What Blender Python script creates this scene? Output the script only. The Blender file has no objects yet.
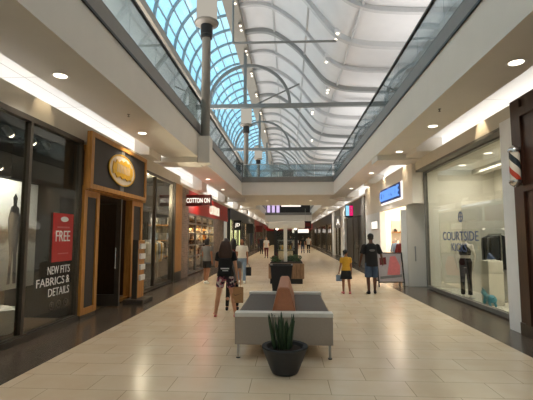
import bpy, bmesh, math, random
from mathutils import Vector, Matrix
random.seed(7)
C = bpy.context.scene.collection
SC = bpy.context.scene
PI = math.pi
ORD = ['first','second','third','fourth','fifth','sixth','seventh','eighth','ninth','tenth','eleventh','twelfth','thirteenth','fourteenth','fifteenth','sixteenth']

# ------------------------------------------------------------------ materials
def lin(c):
    return tuple(((v/255)/12.92 if v/255 <= .04045 else ((v/255+.055)/1.055)**2.4) for v in c)

def newmat(name):
    m = bpy.data.materials.new(name); m.use_nodes = True
    nt = m.node_tree; nt.nodes.clear()
    out = nt.nodes.new('ShaderNodeOutputMaterial')
    return m, nt, out

_mats = {}
def mat(name, rgb, rough=.6, metal=0, var=.06, scale=14, spec=.5, emit=0, bump=0, stretch=None):
    """principled with a noise-varied base colour (rgb in sRGB 0-255)"""
    if name in _mats: return _mats[name]
    m, nt, out = newmat(name)
    b = nt.nodes.new('ShaderNodeBsdfPrincipled')
    tc = nt.nodes.new('ShaderNodeTexCoord'); n = nt.nodes.new('ShaderNodeTexNoise'); r = nt.nodes.new('ShaderNodeValToRGB')
    n.inputs['Scale'].default_value = scale; n.inputs['Detail'].default_value = 4
    c = lin(rgb)
    r.color_ramp.elements[0].position = .3; r.color_ramp.elements[1].position = .7
    r.color_ramp.elements[0].color = (*[v*(1-var) for v in c], 1)
    r.color_ramp.elements[1].color = (*[min(1, v*(1+var)) for v in c], 1)
    src = tc.outputs['Object']
    if stretch:
        mp = nt.nodes.new('ShaderNodeMapping'); mp.inputs['Scale'].default_value = stretch
        nt.links.new(src, mp.inputs[0]); src = mp.outputs[0]
    nt.links.new(src, n.inputs['Vector']); nt.links.new(n.outputs['Fac'], r.inputs[0])
    nt.links.new(r.outputs[0], b.inputs['Base Color'])
    b.inputs['Roughness'].default_value = rough; b.inputs['Metallic'].default_value = metal
    b.inputs['Specular IOR Level'].default_value = spec
    if emit:
        b.inputs['Emission Color'].default_value = (*c, 1); b.inputs['Emission Strength'].default_value = emit
    if bump:
        bp = nt.nodes.new('ShaderNodeBump'); bp.inputs['Strength'].default_value = bump; bp.inputs['Distance'].default_value = .01
        nt.links.new(n.outputs['Fac'], bp.inputs['Height']); nt.links.new(bp.outputs[0], b.inputs['Normal'])
    nt.links.new(b.outputs[0], out.inputs[0])
    _mats[name] = m
    return m

def lamp(name, rgb, strength):
    if name in _mats: return _mats[name]
    m, nt, out = newmat(name)
    e = nt.nodes.new('ShaderNodeEmission'); e.inputs[0].default_value = (*lin(rgb), 1); e.inputs[1].default_value = strength
    nt.links.new(e.outputs[0], out.inputs[0]); _mats[name] = m
    return m

def glass(name, tint=(235,245,243), rough=.02, f0=.05, boost=1.0):
    if name in _mats: return _mats[name]
    m, nt, out = newmat(name)
    t = nt.nodes.new('ShaderNodeBsdfTransparent'); t.inputs[0].default_value = (*lin(tint), 1)
    g = nt.nodes.new('ShaderNodeBsdfGlossy'); g.inputs['Roughness'].default_value = rough
    lw = nt.nodes.new('ShaderNodeLayerWeight'); lw.inputs[0].default_value = .5
    p = nt.nodes.new('ShaderNodeMath'); p.operation = 'POWER'; p.inputs[1].default_value = 5
    ma = nt.nodes.new('ShaderNodeMath'); ma.operation = 'MULTIPLY_ADD'; ma.inputs[1].default_value = boost*(1-f0); ma.inputs[2].default_value = f0
    ma.use_clamp = True
    mx = nt.nodes.new('ShaderNodeMixShader')
    nt.links.new(lw.outputs['Facing'], p.inputs[0]); nt.links.new(p.outputs[0], ma.inputs[0]); nt.links.new(ma.outputs[0], mx.inputs[0])
    nt.links.new(t.outputs[0], mx.inputs[1]); nt.links.new(g.outputs[0], mx.inputs[2]); nt.links.new(mx.outputs[0], out.inputs[0])
    _mats[name] = m
    return m

def brickmat(name, c1, c2, mortar, w, h, msize, offset=.5, rough=.3, axes='XY', spec=.5, noise=.0, roughvar=0):
    m, nt, out = newmat(name)
    b = nt.nodes.new('ShaderNodeBsdfPrincipled'); tc = nt.nodes.new('ShaderNodeTexCoord')
    sep = nt.nodes.new('ShaderNodeSeparateXYZ'); cmb = nt.nodes.new('ShaderNodeCombineXYZ')
    nt.links.new(tc.outputs['Object'], sep.inputs[0])
    nt.links.new(sep.outputs[axes[0]], cmb.inputs[0]); nt.links.new(sep.outputs[axes[1]], cmb.inputs[1])
    br = nt.nodes.new('ShaderNodeTexBrick')
    br.inputs['Scale'].default_value = 1; br.inputs['Brick Width'].default_value = w; br.inputs['Row Height'].default_value = h
    br.inputs['Mortar Size'].default_value = msize; br.inputs['Mortar Smooth'].default_value = .1; br.offset = offset
    br.inputs['Color1'].default_value = (*lin(c1),1); br.inputs['Color2'].default_value = (*lin(c2),1); br.inputs['Mortar'].default_value = (*lin(mortar),1)
    nt.links.new(cmb.outputs[0], br.inputs['Vector'])
    src = br.outputs['Color']
    if noise:
        n = nt.nodes.new('ShaderNodeTexNoise'); n.inputs['Scale'].default_value = 2.5; n.inputs['Detail'].default_value = 6
        nt.links.new(tc.outputs['Object'], n.inputs['Vector'])
        mx = nt.nodes.new('ShaderNodeMixRGB'); mx.blend_type = 'OVERLAY'; mx.inputs[0].default_value = noise
        nt.links.new(src, mx.inputs[1]); nt.links.new(n.outputs['Fac'], mx.inputs[2]); src = mx.outputs[0]
    nt.links.new(src, b.inputs['Base Color'])
    b.inputs['Roughness'].default_value = rough; b.inputs['Specular IOR Level'].default_value = spec
    bp = nt.nodes.new('ShaderNodeBump'); bp.inputs['Strength'].default_value = .25; bp.inputs['Distance'].default_value = .003; bp.invert = True
    nt.links.new(br.outputs['Fac'], bp.inputs['Height']); nt.links.new(bp.outputs[0], b.inputs['Normal'])
    nt.links.new(b.outputs[0], out.inputs[0]); _mats[name] = m
    return m

def wavemat(name, c1, c2, scale, rough, axis='Z', dist=2.5, detail=2):
    m, nt, out = newmat(name)
    b = nt.nodes.new('ShaderNodeBsdfPrincipled'); tc = nt.nodes.new('ShaderNodeTexCoord')
    mp = nt.nodes.new('ShaderNodeMapping'); s = [9,9,9]; s['XYZ'.index(axis)] = .7; mp.inputs['Scale'].default_value = s
    n = nt.nodes.new('ShaderNodeTexNoise'); n.inputs['Scale'].default_value = scale; n.inputs['Detail'].default_value = 6; n.inputs['Distortion'].default_value = dist*.3
    r = nt.nodes.new('ShaderNodeValToRGB'); r.color_ramp.elements[0].color = (*lin(c1),1); r.color_ramp.elements[1].color = (*lin(c2),1)
    r.color_ramp.elements[0].position = .35; r.color_ramp.elements[1].position = .65
    nt.links.new(tc.outputs['Object'], mp.inputs[0]); nt.links.new(mp.outputs[0], n.inputs['Vector']); nt.links.new(n.outputs['Fac'], r.inputs[0])
    nt.links.new(r.outputs[0], b.inputs['Base Color']); b.inputs['Roughness'].default_value = rough
    nt.links.new(b.outputs[0], out.inputs[0]); _mats[name] = m
    return m

M = dict(
  floor = brickmat('beige floor tile', (228,206,176), (220,198,167), (172,150,122), .9, .45, .004, rough=.22, noise=.22),
  dark_floor = brickmat('dark floor tile', (92,80,68), (80,69,58), (58,50,43), .6, .3, .004, rough=.24, axes='YX', noise=.3),
  white = mat('white painted plaster', (228,221,210), .7, var=.02, scale=2),
  fascia = mat('painted fascia', (222,216,207), .6, var=.02, scale=2),
  cove = brickmat('cove panels', (238,236,230), (234,232,227), (170,166,160), 1.7, 2.4, .008, offset=0, rough=.6, axes='YX'),
  bulk = mat('beige bulkhead paint', (206,196,180), .65, var=.03, scale=3),
  greyband = mat('grey metal channel', (128,124,120), .45, .3, var=.04, scale=5),
  black = mat('black metal', (18,18,19), .4, var=.1),
  steel = mat('brushed steel', (170,168,164), .32, .9, var=.05),
  chrome = mat('chrome', (210,210,210), .12, 1, var=.02),
  pole = mat('taupe pole paint', (126,119,109), .45, .2, var=.04),
  truss = mat('grey roof steel', (122,124,122), .5, .2, var=.05),
  roofwhite = mat('white roof panel', (214,214,215), .75, var=.03, scale=1.5),
  rib = mat('pale roof rib', (190,191,192), .6, var=.03),
  ribdark = mat('grey roof rib', (146,148,147), .6, var=.03),
  skyrib = mat('skylight mullion', (128,146,154), .5, var=.05),
  ridge = mat('ridge beam paint', (146,138,126), .6, var=.05),
  frame = mat('bronze window frame', (82,74,65), .4, .4, var=.08),
  oak = wavemat('honey oak', (164,110,48), (196,138,66), 4, .4),
  oakdark = wavemat('dark oak', (74,50,30), (92,62,36), 4, .45),
  darkwood = wavemat('dark walnut', (50,28,18), (66,38,24), 4, .35),
  planter_wood = wavemat('planter planks', (120,90,66), (158,124,94), 5, .5),
  signgrey = mat('charcoal sign panel', (62,56,54), .7, var=.12, scale=60, bump=.2),
  gold = mat('gold leaf', (222,170,36), .4, .3, var=.08),
  paleoval = mat('pale oval', (208,186,160), .6, var=.05),
  brick = brickmat('grey brown brick', (150,128,110), (124,104,90), (156,144,132), .22, .075, .006, rough=.8, axes='YZ', noise=.4),
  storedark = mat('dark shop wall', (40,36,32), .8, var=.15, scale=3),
  storebeige = mat('beige shop wall', (190,170,142), .8, var=.05, scale=3),
  storewhite = mat('white shop wall', (228,222,210), .75, var=.03, scale=3),
  shopfloor = mat('brown shop floor', (112,92,72), .35, var=.12, scale=5),
  whitestone = mat('pale column paint', (234,233,232), .5, var=.03, scale=4),
  greystone = mat('grey stone', (110,106,100), .6, var=.12, scale=8),
  red = mat('red fascia', (168,42,36), .5, var=.06, scale=5),
  redposter = mat('red poster', (186,36,34), .5, var=.04),
  maroon = mat('maroon sign', (98,18,17), .5, var=.08),
  posterlilac = mat("pale lilac poster", (160,150,152), .5, var=.05),
  paper = mat('white paper', (232,230,226), .6, var=.02),
  benchwhite = mat('beige end panel', (166,152,138), .5, bump=.05, scale=40, var=.03),
  benchcap = mat('white bench cap', (226,218,206), .4, var=.02),
  benchgrey = mat('grey seat vinyl', (100,89,80), .75, var=.08, scale=30, bump=.1),
  leather = mat('tan leather', (172,108,72), .5, var=.08, scale=20, bump=.15),
  pot = mat('black planter', (38,38,40), .5, var=.1),
  soil = mat('soil', (46,34,26), .95, var=.3, scale=60, bump=.6),
  leaf = wavemat('snake plant leaf', (34,52,32), (62,84,50), 6, .45),
  shrub = mat('shrub leaves', (52,78,40), .6, var=.3, scale=30),
  skin = mat('light skin', (205,152,120), .55, var=.04),
  skintan = mat('tan skin', (150,100,72), .55, var=.04),
  skindark = mat('brown skin', (92,58,42), .55, var=.05),
  hairbrown = mat('brown hair', (66,40,24), .5, var=.3, scale=40, stretch=(6,6,.5)),
  hairblack = mat('black hair', (22,17,15), .5, var=.3, scale=40, stretch=(6,6,.5)),
  blackcloth = mat('black cloth', (22,22,25), .85, var=.15, scale=40),
  whitecloth = mat('white cloth', (214,206,196), .85, var=.05, scale=30),
  yellow = mat('mustard yellow cloth', (208,156,44), .85, var=.06, scale=30),
  denim = mat('blue denim', (66,84,108), .85, var=.18, scale=60),
  paledenim = mat('pale denim', (128,146,168), .85, var=.12, scale=60),
  reddark = mat('dark red cloth', (96,24,28), .85, var=.1, scale=30),
  greycloth = mat('grey cloth', (110,108,108), .85, var=.1, scale=30),
  bluecloth = mat('navy cloth', (40,48,74), .85, var=.1, scale=30),
  pinkcloth = mat('pink sandal', (206,112,112), .7, var=.08),
  kraft = mat('kraft paper', (176,134,92), .8, var=.06, scale=25),
  blue = mat('blue letters', (38,84,176), .5, var=.04, emit=.6),
  signblue = mat('deep blue sign face', (30,52,120), .4, var=.03),
  navy = mat('navy letters', (54,72,112), .6, var=.04),
  dogblue = mat('blue glaze', (70,160,186), .3, var=.1, scale=30),
  mannequin = mat('white mannequin', (222,214,204), .5, var=.02),
  eyewhite = mat('dark eye', (24,16,14), .3, var=.02),
  lip = mat('lip', (150,72,66), .6, var=.05),
  pane = glass('shop glass', (226,228,222), .01, .035),
  railglass = glass('balustrade glass', (214,226,230), .01, .2, 1.0),
  roofglass = glass('roof glass', (228,242,247), .05, .05, .4),
  cove_light = lamp('cove strip', (250,250,252), 2.3),
  dl = lamp('downlight lens', (255,240,214), 1.6),
  spot = lamp('spot lens', (255,240,215), 2.2),
  lantern = lamp('lantern glass', (255,246,228), .16),
  signwhite = lamp('lit white letters', (255,244,226), .6),
  signsoft = lamp('soft lit letters', (255,240,214), .36),
  softpanel = lamp('lit panel', (255,244,230), .5),
  neon = lamp('lime strip', (226,232,160), .4),
  purple = lamp('violet panel', (222,196,240), .35),
  redlit = lamp('lit red', (150,40,36), .15),
  pinklit = lamp('lit magenta', (226,40,110), .4),
  bluelit = lamp('lit blue', (110,160,240), .45),
  cyanlit = lamp('lit cyan', (150,215,240), .4),
  warm = lamp('warm bulb', (255,190,110), 5),
  skylit = lamp('tv screen', (150,190,220), .3),
)
def patterned():
    m, nt, out = newmat('patterned cotton')
    b = nt.nodes.new('ShaderNodeBsdfPrincipled'); tc = nt.nodes.new('ShaderNodeTexCoord'); v = nt.nodes.new('ShaderNodeTexVoronoi')
    v.inputs['Scale'].default_value = 22; r = nt.nodes.new('ShaderNodeValToRGB'); r.color_ramp.interpolation = 'CONSTANT'
    e = r.color_ramp.elements; e[0].color = (*lin((52,34,50)),1); e[1].position = .45; e[1].color = (*lin((168,92,112)),1)
    x = e.new(.7); x.color = (*lin((205,190,186)),1); x = e.new(.85); x.color = (*lin((40,32,44)),1)
    nt.links.new(tc.outputs['Object'], v.inputs['Vector']); nt.links.new(v.outputs['Color'], r.inputs[0]); nt.links.new(r.outputs[0], b.inputs['Base Color'])
    b.inputs['Roughness'].default_value = .85; nt.links.new(b.outputs[0], out.inputs[0]); return m
M['pattern'] = patterned()
def landscape_print():
    m, nt, out = newmat('landscape print')
    b = nt.nodes.new('ShaderNodeBsdfPrincipled'); tc = nt.nodes.new('ShaderNodeTexCoord'); sep = nt.nodes.new('ShaderNodeSeparateXYZ')
    n = nt.nodes.new('ShaderNodeTexNoise'); n.inputs['Scale'].default_value = 3; n.inputs['Detail'].default_value = 6
    ad = nt.nodes.new('ShaderNodeMath'); ad.operation = 'MULTIPLY_ADD'; ad.inputs[1].default_value = .3
    r = nt.nodes.new('ShaderNodeValToRGB'); e = r.color_ramp.elements
    mr = nt.nodes.new('ShaderNodeMapRange'); mr.inputs[1].default_value = .15; mr.inputs[2].default_value = 2.42
    nt.links.new(tc.outputs['Object'], sep.inputs[0]); nt.links.new(tc.outputs['Object'], n.inputs['Vector'])
    nt.links.new(n.outputs['Fac'], ad.inputs[0]); nt.links.new(sep.outputs['Z'], ad.inputs[2]); nt.links.new(ad.outputs[0], mr.inputs[0]); nt.links.new(mr.outputs[0], r.inputs[0])
    e[0].color = (*lin((150,146,140)),1); e[1].position = 1; e[1].color = (*lin((236,236,234)),1)
    for p, c in ((.43,(190,184,176)), (.47,(120,104,88)), (.56,(146,128,110)), (.60,(214,212,208))):
        x = e.new(p); x.color = (*lin(c),1)
    nt.links.new(r.outputs[0], b.inputs['Base Color']); b.inputs['Roughness'].default_value = .6
    nt.links.new(b.outputs[0], out.inputs[0]); return m
M['landscape'] = landscape_print()
def barbermat():
    m, nt, out = newmat('barber stripes')
    b = nt.nodes.new('ShaderNodeBsdfPrincipled'); tc = nt.nodes.new('ShaderNodeTexCoord'); sep = nt.nodes.new('ShaderNodeSeparateXYZ')
    at = nt.nodes.new('ShaderNodeMath'); at.operation = 'ARCTAN2'
    s1 = nt.nodes.new('ShaderNodeMath'); s1.operation = 'MULTIPLY'; s1.inputs[1].default_value = 1/(2*PI)
    z = nt.nodes.new('ShaderNodeMath'); z.operation = 'MULTIPLY_ADD'; z.inputs[1].default_value = 1.9
    fr = nt.nodes.new('ShaderNodeMath'); fr.operation = 'FRACT'
    r = nt.nodes.new('ShaderNodeValToRGB'); r.color_ramp.interpolation = 'CONSTANT'; e = r.color_ramp.elements
    e[0].color = (*lin((214,204,186)),1); e[1].position = .28; e[1].color = (*lin((184,66,44)),1)
    x = e.new(.5); x.color = (*lin((214,204,186)),1); x = e.new(.75); x.color = (*lin((44,52,56)),1)
    nt.links.new(tc.outputs['Object'], sep.inputs[0]); nt.links.new(sep.outputs['Y'], at.inputs[0]); nt.links.new(sep.outputs['X'], at.inputs[1])
    nt.links.new(at.outputs[0], s1.inputs[0]); nt.links.new(sep.outputs['Z'], z.inputs[0]); nt.links.new(s1.outputs[0], z.inputs[2]); nt.links.new(z.outputs[0], fr.inputs[0])
    nt.links.new(fr.outputs[0], r.inputs[0]); nt.links.new(r.outputs[0], b.inputs['Base Color']); b.inputs['Roughness'].default_value = .25
    nt.links.new(b.outputs[0], out.inputs[0]); return m
M['barber'] = barbermat()

# ------------------------------------------------------------------ mesh helpers
class MB:
    def __init__(s): s.b = bmesh.new()
    def _add(s, vs, fs):
        v = [s.b.verts.new(p) for p in vs]
        for f in fs:
            try: s.b.faces.new([v[i] for i in f])
            except ValueError: pass
        return v
    def box(s, x0, x1, y0, y1, z0, z1, bev=0):
        vs = [(x,y,z) for x in (x0,x1) for y in (y0,y1) for z in (z0,z1)]
        v = s._add(vs, [(0,1,3,2),(4,6,7,5),(0,4,5,1),(2,3,7,6),(0,2,6,4),(1,5,7,3)])
        if bev:
            es = {e for q in v for e in q.link_edges}
            bmesh.ops.bevel(s.b, geom=list(es), offset=bev, segments=2, affect='EDGES', profile=.5)
        return s
    def loft(s, rings, cap=True):
        n = len(rings[0]); vs = [p for r in rings for p in r]; fs = []
        for i in range(len(rings)-1):
            for k in range(n):
                a = i*n+k; b = i*n+(k+1)%n
                fs.append((a, b, b+n, a+n))
        if cap:
            fs.append(tuple(range(n))[::-1]); fs.append(tuple((len(rings)-1)*n+k for k in range(n)))
        s._add(vs, fs); return s
    def cyl(s, p0, p1, r0, r1=None, n=16):
        p0, p1 = Vector(p0), Vector(p1); r1 = r0 if r1 is None else r1
        d = (p1-p0).normalized(); a = d.orthogonal().normalized(); b = d.cross(a)
        R = [[p+r*(math.cos(t*2*PI/n)*a+math.sin(t*2*PI/n)*b) for t in range(n)] for p, r in ((p0,r0),(p1,r1))]
        return s.loft(R)
    def capsule(s, p0, p1, r0, r1=None, n=12, k=4):
        p0, p1 = Vector(p0), Vector(p1); r1 = r0 if r1 is None else r1
        d = (p1-p0); L = d.length
        d = d/L if L > 1e-6 else Vector((0,0,1)); a = d.orthogonal().normalized(); b = d.cross(a); R = []
        for i in range(k+1):
            t = PI/2*(1-i/k)*.97; R.append((p0-d*r0*math.sin(t), r0*math.cos(t)))
        for i in range(k+1):
            t = PI/2*(i/k)*.97; R.append((p1+d*r1*math.sin(t), r1*math.cos(t)))
        return s.loft([[p+r*(math.cos(q*2*PI/n)*a+math.sin(q*2*PI/n)*b) for q in range(n)] for p, r in R])
    def lathe(s, c, prof, n=24, closed=True):
        return s.loft([[(c[0]+r*math.cos(t*2*PI/n), c[1]+r*math.sin(t*2*PI/n), c[2]+z) for t in range(n)] for r, z in prof], cap=closed)
    def ell(s, c, r, n=16, m=10):
        return s.loft([[(c[0]+r[0]*math.sin(a)*math.cos(t*2*PI/n), c[1]+r[1]*math.sin(a)*math.sin(t*2*PI/n), c[2]-r[2]*math.cos(a)) for t in range(n)]
                       for a in [PI*(.03+.94*i/m) for i in range(m+1)]])
    def stack(s, secs, n=20):
        """secs: (cx, cy, z, rx, ry) ellipse sections"""
        return s.loft([[(x+rx*math.cos(t*2*PI/n), y+ry*math.sin(t*2*PI/n), z) for t in range(n)] for x,y,z,rx,ry in secs])
    def prism(s, poly, axis, a, b):
        def P(u, v, w): return {'X':(w,u,v),'Y':(u,w,v),'Z':(u,v,w)}[axis]
        return s.loft([[P(u,v,a) for u,v in poly],[P(u,v,b) for u,v in poly]])
    def sweep(s, pts, r, n=6):
        """square-ish/round tube along a polyline"""
        pts = [Vector(p) for p in pts]; R = []
        up = Vector((0,1,0)) if abs((pts[-1]-pts[0]).normalized().y) < .9 else Vector((0,0,1))
        for i, p in enumerate(pts):
            d = (pts[min(i+1,len(pts)-1)]-pts[max(i-1,0)]).normalized(); a = d.cross(up).normalized(); b = a.cross(d)
            R.append([p+r*(math.cos((t+.5)*2*PI/n)*a+math.sin((t+.5)*2*PI/n)*b) for t in range(n)])
        return s.loft(R)
    def sheet(s, prof, y0, y1, thick):
        """profile polyline in xz extruded along Y with a thickness (normal offset)"""
        P = [Vector((x,0,z)) for x, z in prof]; N = []
        for i in range(len(P)):
            d = (P[min(i+1,len(P)-1)]-P[max(i-1,0)]).normalized(); N.append(Vector((-d.z,0,d.x)))
        O = [p+n*thick for p, n in zip(P,N)]
        loop = P+O[::-1]; k = len(loop); m = len(P)
        vs = [(p.x,y,p.z) for y in (y0,y1) for p in loop]
        fs = [(i,(i+1)%k,k+(i+1)%k,k+i) for i in range(k)]
        for i in range(m-1):
            a, b2, c, d = i, i+1, k-2-i, k-1-i
            fs.append((a,d,c,b2)); fs.append((k+a,k+b2,k+c,k+d))
        s._add(vs, fs); return s

def finish(bm, name, smooth):
    bmesh.ops.recalc_face_normals(bm, faces=bm.faces)
    me = bpy.data.meshes.new(name); bm.to_mesh(me); bm.free()
    if smooth:
        me.polygons.foreach_set('use_smooth', [True]*len(me.polygons))
    return me

def base_of(p):
    v = Vector((0,0,0))
    while p: v += p.location; p = p.parent
    return v

def obj(name, mb, m, parent=None, world=True, smooth=False, label=None, remesh=0):
    bm = mb.b
    if world and parent:
        bmesh.ops.translate(bm, verts=bm.verts, vec=-base_of(parent))
    me = finish(bm, name, smooth); me.materials.append(m)
    o = bpy.data.objects.new(name, me); C.objects.link(o)
    if remesh:
        md = o.modifiers.new('r', 'REMESH'); md.mode = 'VOXEL'; md.voxel_size = remesh; md.use_smooth_shade = True
        sm = o.modifiers.new('s', 'SMOOTH'); sm.iterations = 3; sm.factor = .5
        dg = bpy.context.evaluated_depsgraph_get()
        me2 = bpy.data.meshes.new_from_object(o.evaluated_get(dg)); o.modifiers.clear()
        o.data = me2; bpy.data.meshes.remove(me); me2.name = name
        if not me2.materials: me2.materials.append(m)
        me2.polygons.foreach_set('use_smooth', [True]*len(me2.polygons))
    elif smooth:
        md = o.modifiers.new('es', 'EDGE_SPLIT'); md.split_angle = math.radians(40)
    if parent: o.parent = parent
    if label: o['label'] = label
    return o

def tag(o, label, cat, group=None):
    o['label'] = label; o['category'] = cat
    if group: o['group'] = group
    return o
def thing(name, label, cat, loc=(0,0,0), rz=0, group=None):
    o = bpy.data.objects.new(name, None); C.objects.link(o); o.location = loc; o.rotation_euler = (0,0,rz); o.empty_display_size = .1
    return tag(o, label, cat, group)
def struct(name, mb, m, parent=None, smooth=False):
    o = obj(name, mb, m, parent, smooth=smooth)
    if not parent: o['kind'] = 'structure'
    return o
def sgroup(name, loc=(0,0,0)):
    o = bpy.data.objects.new(name, None); C.objects.link(o); o.location = loc; o['kind'] = 'structure'
    return o
def text(s, w, h, depth, m, name, parent, origin, facing):
    """origin = lower-left corner of the text as read; facing '+X','-X','-Y'"""
    cu = bpy.data.curves.new('t', 'FONT'); cu.body = s; cu.extrude = .02; cu.offset = 0
    cu.resolution_u = 3
    o = bpy.data.objects.new('t', cu); C.objects.link(o)
    dg = bpy.context.evaluated_depsgraph_get(); dg.update()
    me = bpy.data.meshes.new_from_object(o.evaluated_get(dg)); bpy.data.objects.remove(o); bpy.data.curves.remove(cu)
    bm = bmesh.new(); bm.from_mesh(me); bpy.data.meshes.remove(me)
    xs = [v.co.x for v in bm.verts]; ys = [v.co.y for v in bm.verts]; zs = [v.co.z for v in bm.verts]
    x0, y0, z0 = min(xs), min(ys), min(zs); sx = w/(max(xs)-x0); sy = h/(max(ys)-y0); sz = depth/(max(zs)-z0)
    O = Vector(origin)
    for v in bm.verts:
        u, t, d = (v.co.x-x0)*sx, (v.co.y-y0)*sy, (v.co.z-z0)*sz
        v.co = O + {'+X':Vector((d,u,t)), '-X':Vector((-d,-u,t)), '-Y':Vector((u,-d,t))}[facing]
    mb = MB(); mb.b.free(); mb.b = bm
    return obj(name, mb, m, parent)
def box(*a, bev=0): return MB().box(*a, bev=bev)
def light(kind, name, loc, energy, color=(1,.9,.75), size=.3, rot=None, **kw):
    l = bpy.data.lights.new(name, kind); l.energy = energy; l.color = color
    if kind == 'AREA':
        l.shape = 'RECTANGLE'; l.size = size if not isinstance(size, tuple) else size[0]; l.size_y = size if not isinstance(size, tuple) else size[1]
    else: l.shadow_soft_size = size
    for k, v in kw.items(): setattr(l, k, v)
    o = bpy.data.objects.new(name, l); C.objects.link(o); o.location = loc
    if rot: o.rotation_euler = rot
    return o
def arc(cx, cz, r, a0, a1, n):
    return [(cx+r*math.cos(a0+(a1-a0)*i/n), cz+r*math.sin(a0+(a1-a0)*i/n)) for i in range(n+1)]
def ellipse(cu, cv, ru, rv, n=40):
    return [(cu+ru*math.cos(i*2*PI/n), cv+rv*math.sin(i*2*PI/n)) for i in range(n)]

# ------------------------------------------------------------------ camera
F = 400.0
yaw = math.radians(3.2066); pitch = math.radians(5.1428)
cd = bpy.data.cameras.new('camera'); cam = bpy.data.objects.new('camera', cd); C.objects.link(cam)
cam.location = (0,0,1.7); cam.rotation_euler = (PI/2+pitch, 0, yaw)
cd.sensor_fit = 'HORIZONTAL'; cd.sensor_width = 36; cd.lens = F/533*36; cd.clip_end = 400
SC.camera = cam

# ------------------------------------------------------------------ dimensions
Y0, Y1 = -8.0, 78.0
XL, XR = -4.35, 4.2         # shopfront planes
FL, FR = -3.0, 2.83        # edges of the floor openings
CL, CR = -4.1, 3.75        # soffit / cove lines
ZS, ZF = 4.3, 5.14         # soffit, upper floor
BRIDGE = [(25.3, 34.0, ZS, ZF), (50.0, Y1, 3.5, 4.45)]

# ------------------------------------------------------------------ floor, soffits, coves
struct('floor', box(-3.3, 3.4, Y0, Y1, -.2, 0), M['floor'])
struct('floor_left', box(-12, -3.3, Y0, Y1, -.2, 0), M['dark_floor'])
struct('floor_right', box(3.4, 12, Y0, Y1, -.2, 0), M['dark_floor'])
struct('ceiling_left', box(CL, FL, Y0, Y1, ZS, ZF), M['fascia'])
struct('ceiling_right', box(FR, CR, Y0, Y1, ZS, ZF), M['fascia'])
struct('ceiling_cove_left', box(-5.4, CL, Y0, Y1, 4.58, ZF), M['cove'])
struct('ceiling_cove_right', box(CR, 5.2, Y0, Y1, 4.58, ZF), M['cove'])
for a, b, c, d in BRIDGE:
    struct('ceiling_bridge', box(FL+.001, FR-.001, a, b, c, d), M['fascia'])
struct('trim_1', box(FL-.06, FL+.015, Y0, Y1, ZF+.001, 5.46), M['greyband'])
struct('trim_2', box(FR-.015, FR+.06, Y0, Y1, ZF+.001, 5.46), M['greyband'])
mb = MB(); mb.box(FL+.005, FL+.035, Y0, Y1, ZF-.03, ZF+.015); struct('trim_3', mb, M['black'])
mb = MB(); mb.box(FR-.035, FR-.005, Y0, Y1, ZF-.03, ZF+.015); struct('trim_4', mb, M['black'])
struct('wall_upper_left', box(-5.7, -5.4, Y0, Y1, 3.7, 10.2), M['white'])
struct('wall_upper_right', box(6.0, 6.3, Y0, Y1, 3.7, 9.6), M['white'])
struct('floor_upper_left', box(-5.4, FL-.06, Y0, Y1, ZF+.001, ZF+.1), M['shopfloor'])
struct('floor_upper_right', box(FR+.06, 6.0, Y0, Y1, ZF+.001, ZF+.1), M['shopfloor'])
struct('back_light_block', box(-12, 12, Y0-.2, Y0, 0, 14), M['white'])  # unseen screen added behind the camera to stop sky light flooding in
struct('wall_front', box(-12, 12, Y1, Y1+.2, 0, 14), M['white'])
# bulkheads below the coves and the lit coves themselves
struct('trim_5', box(XL-.2, XL, Y0, 15.75, 3.7, 4.09), M['bulk'])
struct('trim_90', box(XL-.2, XL, 15.75, Y1, 3.701, 3.86), M['bulk'])
struct('trim_6', box(XR, XR+.3, Y0, 21.6, 3.86, 4.18), M['bulk'])
struct('trim_91', box(XR, XR+.3, 21.6, Y1, 3.86, 4.02), M['bulk'])
for s, x in ((-1, -5.0), (1, 4.8)):
    o = obj('cove_lamp', box(x-.08, x+.08, Y0, Y1, 4.0, 4.06), M['cove_light'])
    tag(o, 'continuous white cove light strip hidden above the %s shopfronts' % ('left' if s < 0 else 'right'), 'light strip')
    struct('trim_7' if s < 0 else 'trim_8', box(min(x-.35*-s*-1, x+.35), max(x-.35, x+.35), Y0, Y1, 3.9, 3.98), M['white'])
k = 9
for y in (-3.0, 3.6, 11.4, 18.6, 25.4, 32.2, 39.0, 45.8, 52.6, 59.4, 66.2):
    struct('trim_%d' % k, box(XL-.2, CL, y, y+1.1, 4.091 if y < 15 else 3.861, 4.579), M['fascia']); k += 1
    struct('trim_%d' % k, box(CR, XR+.3, y+.4, y+1.5, 4.18, 4.579), M['fascia']); k += 1
for y in (12.85, 27.4, 36.2, 56.0):   # shallow beams with a boxed column at the opening edge
    mb = MB(); mb.box(XL-.1, FL-.02, y, y+.9, 4.12, 4.299)
    if y in (12.85, 36.2): mb.box(FL+.016, FL+.4, y, y+.5, 4.1, 5.0)
    struct('trim_%d' % k, mb, M['fascia']); k += 1
    mb = MB(); mb.box(FR+.02, XR+.2, y, y+.9, 4.12, 4.299)
    struct('trim_%d' % k, mb, M['fascia']); k += 1

# cross fascias of the bridge with grey band
for y, s, a, b in ((25.3, -1, ZF-.02, 5.46), (34.0, 1, ZF-.02, 5.46), (50.0, -1, 4.3, 4.62)):
    struct('trim_%d' % k, box(FL+.015, FR-.015, min(y, y+s*.05), max(y, y+s*.05), a, b), M['greyband']); k += 1

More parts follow.
